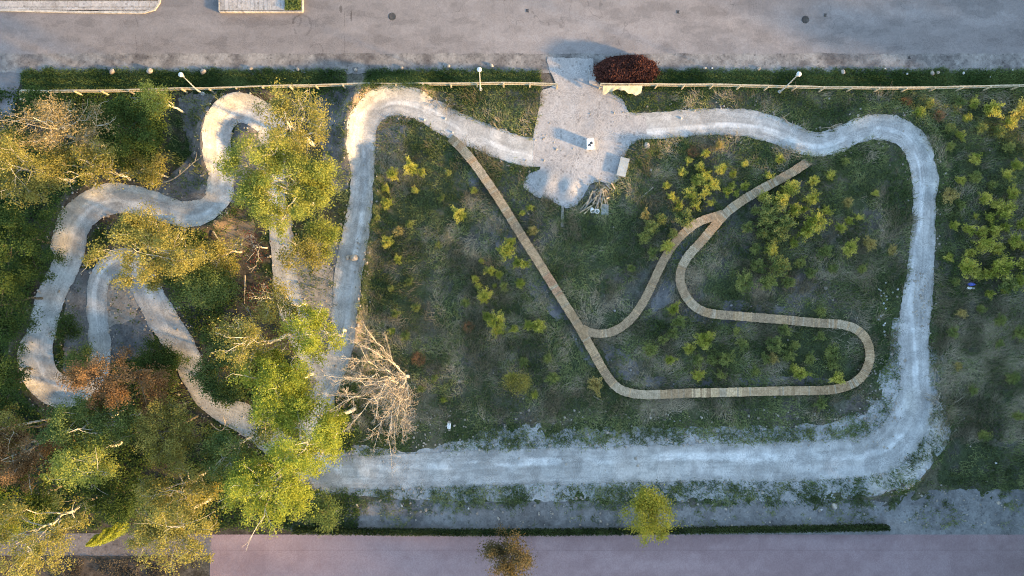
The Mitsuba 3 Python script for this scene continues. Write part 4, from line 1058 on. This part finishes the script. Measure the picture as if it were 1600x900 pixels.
def grey_table():
    c = P(973.5, 261, 0.3); a = math.radians(-14)
    t = thing('grey_platform', 'low light grey board platform at the right edge of the gravel yard', 'platform')
    obj('top', box(c[0], c[1], 0.30, 0.78, 1.62, 0.06, a, 0.012), 'mat_greyboard', t)
    for (sx, sy) in ((-.3, -.7), (.3, -.7), (-.3, .7), (.3, .7)):
        x_ = c[0] + sx * math.cos(a) - sy * math.sin(a); y_ = c[1] + sx * math.sin(a) + sy * math.cos(a)
        obj('leg', box(x_, y_, 0.13, 0.09, 0.09, 0.275, a), 'mat_greywood', t)
    for sx in (-.37, .37):
        x_ = c[0] + sx * 0.93 * math.cos(a); y_ = c[1] + sx * 0.93 * math.sin(a)
        obj('side_rail', box(x_, y_, 0.215, 0.05, 1.5, 0.10, a), 'mat_greywood', t)
grey_table()

def pallet():
    c = P(945, 327, 0.15)
    t = thing('pallet', 'small grey slatted pallet at the foot of the timber heap', 'pallet')
    for k in range(7):
        obj('slat', box(c[0] - 0.27 + k * 0.09, c[1], 0.165, 0.066, 0.92, 0.022), 'mat_greyboard', t)
    for k in (-1, 0, 1):
        obj('bearer', box(c[0], c[1] + k * 0.38, 0.105, 0.62, 0.09, 0.092), 'mat_greywood', t)
pallet()

for (px, py, lab, tilt) in ((924, 326, 'white bucket lying beside the timber heap, the upper one', 50), (932, 331, 'white bucket standing between the other bucket and the pallet', 0)):
    p = P(px, py)
    t = thing('bucket', lab, 'bucket')
    M = T().translate([p[0], p[1], 0.06]).rotate([1, 0.4, 0], tilt)
    v, f = lathe([(0.0, 0.0), (0.15, 0.0), (0.19, 0.34), (0.205, 0.34), (0.205, 0.36), (0.18, 0.36), (0.142, 0.02), (0.0, 0.02)], 18)
    put('body', mikit.ply((v, f), 'mat_white', smooth=30), M, t)
    a = np.linspace(0, PI, 10)
    put('handle', mikit.ply(tube(np.stack([0.2 * np.cos(a), 0.1 + 0.14 * np.sin(a), 0.33 + 0.06 * np.sin(a)], -1), 0.008, 5), 'mat_pole'), M, t)

pr = rng_of(17)
def stick(name, a, b, z0, z1, w, h, mat, lab, cat, group=None, rounded=False):
    A, B = np.array([*a, z0]), np.array([*b, z1])
    if rounded:
        m = (A + B) / 2 + np.r_[pr.normal(0, 0.04 * np.linalg.norm(B - A), 2), 0.02]
        mesh = tube(quad_curve(A, m, B, 6), np.linspace(w, w * 0.55, 6), 6)
    else:
        d = B - A; L = np.linalg.norm(d)
        v, f = box(0, 0, 0, L, w, h, 0, 0.008)
        yaw = math.atan2(d[1], d[0]); pit = math.asin(d[2] / L)
        cp, sp, cy, sy = math.cos(pit), math.sin(pit), math.cos(yaw), math.sin(yaw)
        x1 = v[:, 0] * cp - v[:, 2] * sp; z1_ = v[:, 0] * sp + v[:, 2] * cp
        v = np.stack([x1 * cy - v[:, 1] * sy, x1 * sy + v[:, 1] * cy, z1_], -1) + (A + B) / 2
        mesh = (v, f)
    obj(name, mesh, mat, smooth=rounded, label=lab, cat=cat, group=group)
# the heap of timber offcuts
HEAP = [((905, 333), (944, 310)), ((908, 331), (930, 308)), ((912, 335), (935, 312)), ((914, 326), (925, 300)), ((906, 329), (920, 312)), ((949, 320), (944, 298)), ((945, 319), (940, 296)), ((937, 318), (938, 296)), ((933, 326), (936, 300)), ((933, 318), (928, 298)),
        ((928, 330), (937, 308)), ((921, 314), (938, 304)), ((926, 312), (943, 300)), ((922, 305), (933, 296)), ((951, 312), (944, 303)), ((950, 304), (945, 296)), ((952, 296), (946, 288)), ((956, 298), (950, 288)), ((960, 296), (954, 287)), ((935, 308), (925, 318)), ((940, 312), (930, 300)),
        ((947, 316), (940, 306)), ((918, 318), (930, 310)), ((925, 322), (932, 306)), ((931, 302), (944, 294)), ((926, 298), (929, 312)), ((952, 309), (946, 312)), ((938, 326), (942, 306)), ((920, 300), (924, 314)), ((942, 290), (950, 298))]
for n_, (a, b) in enumerate(HEAP):
    z0 = 0.10 + 0.45 * pr.random() * (1 - abs(n_ - 12) / 30); z1 = 0.12 + 0.5 * pr.random()
    stick('timber_offcut', P(*a), P(*b), z0, z1, pr.uniform(0.07, 0.13), pr.uniform(0.05, 0.1), ('mat_logwood', 'mat_greywood', 'mat_logwood')[n_ % 3], 'weathered timber offcut in the heap at the foot of the gravel yard', 'timber', 'timber offcuts heaped at the foot of the gravel yard')
stick('plank', P(879, 322), P(878, 355), 0.13, 0.09, 0.22, 0.05, 'mat_greywood', 'single grey plank lying below the gravel yard left of the timber heap', 'plank')
stick('long_pole', P(1001, 309), P(1020, 293), 0.12, 0.12, 0.07, 0.06, 'mat_deadwood', 'thin pale pole lying in the grass right of the timber heap', 'pole')
stick('plank', P(926, 608 + 10), P(942, 627 - 12 + 12), 0.12, 0.12, 0.09, 0.04, 'mat_deadwood', 'short pale stick in the grass below the lower left boardwalk bend', 'stick')
stick('long_pole', P(812, 188), P(830, 192), 0.1, 0.1, 0.05, 0.05, 'mat_deadwood', 'thin pole in the grass left of the gravel yard', 'pole')
stick('concrete_slab', P(924, 108), P(926, 133), 0.10, 0.10, 0.62, 0.16, 'mat_slab', 'pale concrete slab at the left end of the burgundy shrub', 'slab')

# white canister, bags
c = P(702, 665)
t = thing('canister', 'small white plastic canister lying in the dark grass above the bottom trail', 'canister')
obj('body', box(c[0], c[1], 0.16, 0.30, 0.46, 0.2, -0.05, 0.05), 'mat_white', t)
obj('cap', lathe([(0, 0), (0.045, 0), (0.045, 0.05), (0, 0.05)], 10, (c[0] + 0.05, c[1] + 0.14, 0.258)), 'mat_greyboard', t)
def bag(px, py, s, mat, lab, seed):
    p = P(px, py); q = rng_of(seed)
    m = trimesh.creation.icosphere(3, 1.0); v = np.array(m.vertices)
    r = 1 + 0.55 * (meshkit.fbm(v * 1.8 + seed, 3, seed) - 0.5) * 2
    v = v * r[:, None] * np.array(s) + [p[0], p[1], s[2] * 0.75 + 0.04]
    v[:, 2] = np.maximum(v[:, 2], 0.03)
    k = thing('bag', lab, 'bag')
    obj('sack', (v, m.faces), mat, k, smooth=45)
    tip = v[np.argmax(v[:, 0])]
    obj('knot', tube(np.array([tip - [0.08, 0, 0], tip + [0.05, 0.02, 0.03], tip + [0.12, -0.02, 0.07]]), [0.03, 0.035, 0.06], 6), mat, k)
bag(1515, 444, (0.26, 0.17, 0.2), 'mat_blue', 'crumpled blue plastic bag in the scrub right of the right trail', 3)
bag(1513, 450, (0.22, 0.11, 0.14), 'mat_white', 'crumpled white plastic bag touching the blue bag', 6)

# boulders and stones
def boulder(name, px, py, r, mat, lab, cat, group=None):
    p = P(px, py); q = rng_of(int(px * 3 + py))
    m = trimesh.creation.icosphere(2, 1.0); v = np.array(m.vertices)
    n_ = meshkit.fbm(v * 1.3 + px * 0.37, 3, 2) - 0.5
    v = v * (1 + 0.7 * n_)[:, None] * r * 0.75 * np.array([q.uniform(.85, 1.2), q.uniform(.8, 1.1), q.uniform(.65, .9)])
    a = q.uniform(0, PI); v = np.stack([v[:, 0] * math.cos(a) - v[:, 1] * math.sin(a), v[:, 0] * math.sin(a) + v[:, 1] * math.cos(a), v[:, 2]], -1)
    v += [p[0], p[1], hz(p) + r * 0.45 + 0.02]
    obj(name, (v, m.faces), mat, smooth=35, label=lab, cat=cat, group=group)
ORD = ['first', 'second', 'third', 'fourth', 'fifth', 'sixth', 'seventh', 'eighth', 'ninth', 'tenth', 'eleventh', 'twelfth']
for n_, (px, py, r) in enumerate([(177, 113, .32), (236, 112, .34), (319, 113, .32), (393, 108, .22), (466, 109, .2), (556, 110, .18), (628, 107, .2), (701, 104, .2), (768, 103, .22)]):
    boulder('boulder', px, py, r, 'mat_stone', f'{ORD[n_]} boulder from the left along the road edge above the left fence', 'boulder')
for n_, (px, py, r) in enumerate([(1101, 107, .18), (1112, 107, .14), (1185, 108, .2), (1316, 113, .26), (1382, 108, .12), (1416, 116, .13), (1455, 115, .24), (1464, 114, .2), (1504, 115, .18), (1546, 121, .1), (1581, 110, .12)]):
    boulder('boulder', px, py, r, 'mat_stone' if n_ in (0, 2, 3, 6, 7) else 'mat_whitestone', f'{ORD[n_]} boulder from the left along the road edge above the right fence', 'boulder')
boulder('boulder', 555, 403, .42, 'mat_stone', 'large pale boulder on the right edge of the central left trail', 'boulder')
boulder('boulder', 545, 402, .28, 'mat_stone', 'smaller grey boulder touching the large pale one on the central left trail', 'boulder')
boulder('boulder', 1302, 790, .36, 'mat_stone', 'pale round boulder in the gravel below the right end of the bottom trail', 'boulder')
for (px, py, lab) in ((378, 382, 'white stone by the red twiggy shrub'), (160, 291, 'white stone at the top of the sunlit left trail bend'), (209, 293, 'white stone on the bank just right of the sunlit left trail bend'), (126, 304, 'white stone on the left shoulder of the sunlit left trail bend'),
                      (1283, 796, 'small white stone left of the pale round boulder'), (1366, 791, 'small white stone right of the pale round boulder'), (1555, 723, 'white stone in the green grass of the lower right corner'), (732, 794, 'white stone in the gravel under the bottom trail'),
                      (663, 188, 'white stone on the trail above the left end of the boardwalk, left one'), (707, 207, 'white stone at the left end of the boardwalk'), (696, 186, 'white stone on the trail above the left end of the boardwalk, right one'), (1064, 185, 'white stone on the upper right trail'), (1017, 266, 'white stone in the grass right of the grey platform'), (628, 790, 'white stone in the gravel near the left end of the hedge')):
    boulder('stone', px, py, .13, 'mat_whitestone', lab, 'stone')
for (px, py) in [(1383, 442), (1372, 452), (1375, 454), (1380, 458), (1376, 462), (1384, 463), (1385, 468), (1380, 474), (1383, 482), (1378, 492), (1375, 494), (1372, 499), (1382, 505), (1380, 508), (1381, 518), (1382, 524), (1402, 452), (1394, 457)]:
    boulder('stone', px, py, .11, 'mat_whitestone', 'small white stone in the trickle of stones between boardwalk loop and right trail', 'stone', 'white stones in a trickle left of the right trail')
for (px, py) in [(1051, 642), (1048, 651), (1053, 658), (1062, 657), (1044, 648)]:
    boulder('stone', px, py, .08, 'mat_whitestone', 'small white stone in the clump below the lower boardwalk straight', 'stone', 'white stones below the lower boardwalk straight')
for (px, py, r) in [(955, 563, .2), (1012, 560, .14), (985, 578, .22), (982, 572, .16), (990, 583, .15), (1000, 487, .18), (960, 485, .25), (1142, 477, .22), (1197, 477, .2), (1112, 503, .2), (1122, 505, .16), (1098, 502, .16), (1010, 602, .2), (1052, 600, .18), (1210, 620, .22), (1225, 480, .18), (1240, 478, .2), (900, 530, .2)]:
    boulder('stone', px, py, r * 0.62, 'mat_greystone', 'grey stone lying in the bare soil beside the boardwalk', 'stone', 'grey stones in the bare soil beside the boardwalk')

# dead branches
def dead(pts, z, r, lab, group=None, side=0, seed=0, mat='mat_deadwood'):
    q = rng_of(seed + int(pts[0][0]))
    c = np.array([[*P(a, b, zz), zz] for (a, b), zz in zip(pts, z)])
    c = spline(c, 0.15) if len(c) > 2 else np.linspace(c[0], c[1], 6)
    ms = [tube(c, np.linspace(r, r * 0.35, len(c)), 6)]
    for _ in range(side):
        k = int(q.integers(len(c) // 4, len(c) - 1)); d = c[min(k + 1, len(c) - 1)] - c[k - 1]; d /= np.linalg.norm(d) + 1e-9
        d = d + q.normal(0, .5, 3); d[2] = abs(d[2]) * .5; d /= np.linalg.norm(d); l = q.uniform(.3, .9)
        ms.append(tube(np.array([c[k], c[k] + d * l * .5 + q.normal(0, .05, 3), c[k] + d * l]), [r * .5, r * .4, r * .2], 4))
    obj('dead_branch', join(ms), mat, label=lab, cat='branch', group=group)
dead([(253, 285), (270, 280), (290, 265), (315, 246)], (.3, .8, 1.5, 2.6), .06, 'curved pale dead branch above the grey hollow of the upper left trail', side=5)
dead([(333, 361), (345, 378), (361, 392)], (.4, .3, .2), .07, 'forked pale dead branch on the tan bank below the upper left trail', side=2)
dead([(0, 672), (50, 660), (103, 650)], (.6, .5, .4), .14, 'long pale fallen trunk at the left edge above the brown tree', side=2)
dead([(330, 662), (347, 672), (352, 655)], (.4, .6, .8), .06, 'pale broken branch at the end of the diagonal trail', side=4)
dead([(383, 430), (382, 475)], (.3, .3), .06, 'straight pale pole under the red leaved shrub', side=0)
q = rng_of(91)
for n_ in range(34):
    a = q.uniform(0, 1); px, py = 1470 + 14 * (a - .5) + q.normal(0, 6), 618 + a * 62
    dx, dy = q.normal(0, 11), q.normal(0, 9)
    dead([(px - dx, py - dy), (px + dx, py + dy)], (0.1 + .4 * q.random(), 0.1 + .4 * q.random()), q.uniform(.025, .055), 'grey dead branch in the brush heap beside the lower right trail bend', 'dead branches in the brush heap by the lower right bend', 1, n_)
for n_ in range(12):
    px, py = q.uniform(1455, 1485), q.uniform(550, 612)
    dx, dy = q.normal(0, 8), q.normal(0, 8)
    dead([(px - dx, py - dy), (px + dx, py + dy)], (0.12, 0.15 + .2 * q.random()), q.uniform(.02, .04), 'thin grey branch scattered beside the right trail above the brush heap', 'thin branches scattered above the brush heap', 1, n_)
for n_, (px, py) in enumerate([(1228, 188), (1238, 196), (1246, 198), (1262, 205), (1296, 199), (1305, 196), (1310, 194), (1255, 196), (1222, 185)]):
    dx, dy = q.normal(0, 9), q.normal(0, 5)
    dead([(px - dx, py - dy), (px + dx, py + dy)], (0.15, 0.2 + .3 * q.random()), q.uniform(.025, .045), 'pale dead branch in the dip of the upper right trail', 'dead branches in the dip of the upper right trail', 2, n_)
for n_, (px, py) in enumerate([(674, 160), (680, 166), (690, 168), (684, 162), (697, 170)]):
    dx, dy = q.normal(0, 7), q.normal(0, 4)
    dead([(px - dx, py - dy), (px + dx, py + dy)], (0.15, 0.3), .035, 'pale dead twig on the bank right of the upper central bend', 'dead twigs on the bank right of the upper central bend', 2, n_)

# ------------------------------------------------------------------ road furniture and paving in the corner
for (px, py, r, lab) in ((613, 26, .3, 'round iron manhole cover in the left half of the road'), (1258, 31, .3, 'round iron manhole cover in the right half of the road')):
    p = P(px, py)
    t = thing('manhole_cover', lab, 'manhole cover')
    obj('rim', lathe([(r - .05, 0), (r + .03, 0), (r + .03, .012), (r - .05, .012)], 24, (p[0], p[1], .022)), 'mat_iron', t)
    obj('plate', lathe([(0, .006), (r - .055, .006), (r - .055, 0)], 24, (p[0], p[1], .022)), 'mat_iron', t)
for (px, py, lab) in ((824, 17, 'small square drain grate above the gravel entrance'), (1059, 19, 'small square drain grate right of centre at the top'), (1289, 24, 'small square drain grate beside the right manhole cover'), (1420, 90, 'small square drain grate near the right verge')):
    p = P(px, py)
    t = thing('drain_grate', lab, 'drain')
    for k in range(5):
        obj('bar', box(p[0] - .09 + k * .045, p[1], .03, .026, .2, .02), 'mat_iron', t)
    for k in (-1, 1):
        obj('frame', box(p[0], p[1] + k * .115, .03, .26, .03, .024), 'mat_iron', t)
# kerbed paved island in the top left corner
isl = Polygon(PL([(-140, -60), (-140, 18.5), (0, 18), (120, 21), (225, 22), (243, 17), (251, 6), (253, -10), (253, -60)]))
inner = isl.buffer(-0.17)
k = key_of('paved_island'); 
m = trimesh.creation.extrude_polygon(isl.difference(inner), 0.13, engine='earcut'); m.apply_translation([0, 0, 0.01])
scene[k + '__kerb'] = mikit.ply(m, 'mat_kerb'); 
m = trimesh.creation.extrude_polygon(inner, 0.07, engine='earcut'); m.apply_translation([0, 0, 0.01])
scene[k + '__bedding'] = mikit.ply(m, 'mat_bed')
tag(k, 'kerbed island of long pale paving slabs in the upper left corner', None, None, 'structure')
q = rng_of(40)
ymin = isl.bounds[1]
rows = [(pyx(20.2), pyx(17.3)), (pyx(16.4), pyx(12.2)), (pyx(11.8), pyx(2.6)), (pyx(1.6), pyx(-8)), (pyx(-9), pyx(-19)), (pyx(-20), pyx(-30))]
for rI, (ya, yb) in enumerate(rows):
    xx = P(-120, 0)[0] + (0.4 if rI % 2 else 0)
    while xx < P(250, 0)[0]:
        l = q.uniform(0.9, 1.15)
        c = shapely.box(xx, ya + .008, xx + l - 0.016, yb - .008).intersection(inner.buffer(-0.02))
        if c.area > 0.02 and c.geom_type == 'Polygon':
            m = trimesh.creation.extrude_polygon(c, 0.06 + q.uniform(-.004, .004), engine='earcut'); m.apply_translation([0, 0, 0.075])
            obj('slab', m, 'mat_slab' if q.random() < .8 else 'mat_yard', k)
        xx += l
# raised board platform with a planted corner
t = thing('board_platform', 'raised platform of pale cross boards with a planted corner at the top edge', 'platform')
x0, x1, x2 = P(345, 0)[0], P(447, 0)[0], P(474, 0)[0]; yb = pyx(20)
for e in range(15):
    xa = x0 + 0.08 + e * (x1 - x0 - 0.08) / 15
    obj('board', box(xa + 0.185, yb + 1.4 + .06, 0.30 + q.uniform(-.004, .004), (x1 - x0 - .08) / 15 - 0.018, 2.7, 0.05), ('mat_slab', 'mat_yard', 'mat_slab')[e % 3], t)
obj('edging', box((x0 + x2) / 2, yb, 0.17, x2 - x0, 0.09, 0.34, 0, .01), 'mat_kerb', t)
obj('edging', box(x0 - .002, yb + 1.45, 0.168, 0.09, 2.8, 0.336, 0, .01), 'mat_kerb', t)
obj('edging', box(x2, yb + 1.45, 0.168, 0.09, 2.8, 0.336, 0, .01), 'mat_kerb', t)
obj('soil', box((x1 + x2) / 2 + .02, yb + 1.45, 0.12, x2 - x1 - .12, 2.75, 0.24), 'mat_bed', t)
n = 2600
pts = np.stack([q.uniform(x1 + .05, x2 - .08, n), q.uniform(yb + .1, yb + 2.8, n), q.uniform(.25, .55, n)], -1)
obj('bed_plants', leafcloud(pts, .12, q, .6, .3), LEAF['green'], label='dense low green plants in the corner of the raised platform', kind='stuff')

# ------------------------------------------------------------------ tall trees beyond the right edge: they cast the evening shade over the field
def screen_tree(s, v, H, R, dens, seed, leaf='green', bush=False):
    rng = rng_of(seed)
    nrm = np.array([0.355, 0.935])
    p = SUN_H * s + nrm * v
    cc = np.array([p[0], p[1], H * 0.5]); cr = np.array([R, R, H * 0.5])
    t = thing('tall_tree', 'tall tree in the row beyond the right hand edge', 'tree', 'tall trees in the row beyond the right hand edge')
    wood, tips = branches(rng, np.array([p[0], p[1], -.1]), H, cc, cr, 9, None, 3, .4, 1)
    obj('trunk', wood, 'mat_bark', t, smooth=True)
    obj('crown', crown_leaves(rng, cc, cr, tips, dens, 0.75, 0.9, 1.6, -1), LEAF[leaf], t)
q = rng_of(60)
v, sd = -37.0, 0
while v < 41.0:
    s = 54 + q.uniform(0, 5)
    if v < 7.0: Hs, dn = (s + 12) * 0.2126 + q.uniform(-1.0, 1.0), 120
    elif v < 24.5: Hs, dn = (s - 12) * 0.2126 + q.uniform(-0.8, 0.8), 100
    elif v < 30.5: Hs, dn = 0, 0
    else: Hs, dn = (s - 16) * 0.2126 + q.uniform(-1.2, 1.2), 90
    if Hs: screen_tree(s, v, Hs, q.uniform(2.6, 3.4), dn * 0.33, 300 + sd)
    if v < 24.5: screen_tree(s + 8, v + 1.7, Hs + 1.5, 3.0, dn * 0.25, 700 + sd)
    sd += 1
    v += q.uniform(2.8, 3.8)

def border_shrub(s_, v_, H, R, seed):
    rng = rng_of(seed)
    p = SUN_H * s_ + np.array([0.355, 0.935]) * v_
    cc = np.array([p[0], p[1], H * 0.45]); cr = np.array([R, R, H * 0.55])
    t = thing('border_shrub', 'dense shrub under the tall trees beyond the right hand edge', 'shrub', 'dense shrubs under the tall trees beyond the right hand edge')
    wood, tips = branches(rng, np.array([p[0], p[1], -.1]), H, cc, cr, 5, None, 2, .4, 1)
    obj('stem', wood, 'mat_bark', t, smooth=True)
    obj('crown', crown_leaves(rng, cc, cr, tips, 34, 0.75, 0.9, 1.6, -1), LEAF['green'], t)
v = -38.0
while v < 16.0:
    border_shrub(66 + q.uniform(-1, 1), v, q.uniform(4.5, 5.5), 2.4, 900 + int(v * 7)  if v > 0 else 2000 - int(v * 7))
    border_shrub(52.5 + q.uniform(-.5, .5), v + 1.3, q.uniform(2.0, 2.8), 1.5, 3000 + int(abs(v) * 9))
    v += 2.7

for k_, (s_, v_, H_) in enumerate(((61, -11.0, 14.5), (60, -8.6, 14.0), (62, -13.4, 14.5), (60, -16.0, 14.0))):
    screen_tree(s_, v_, H_, 3.2, 42, 1500 + k_)
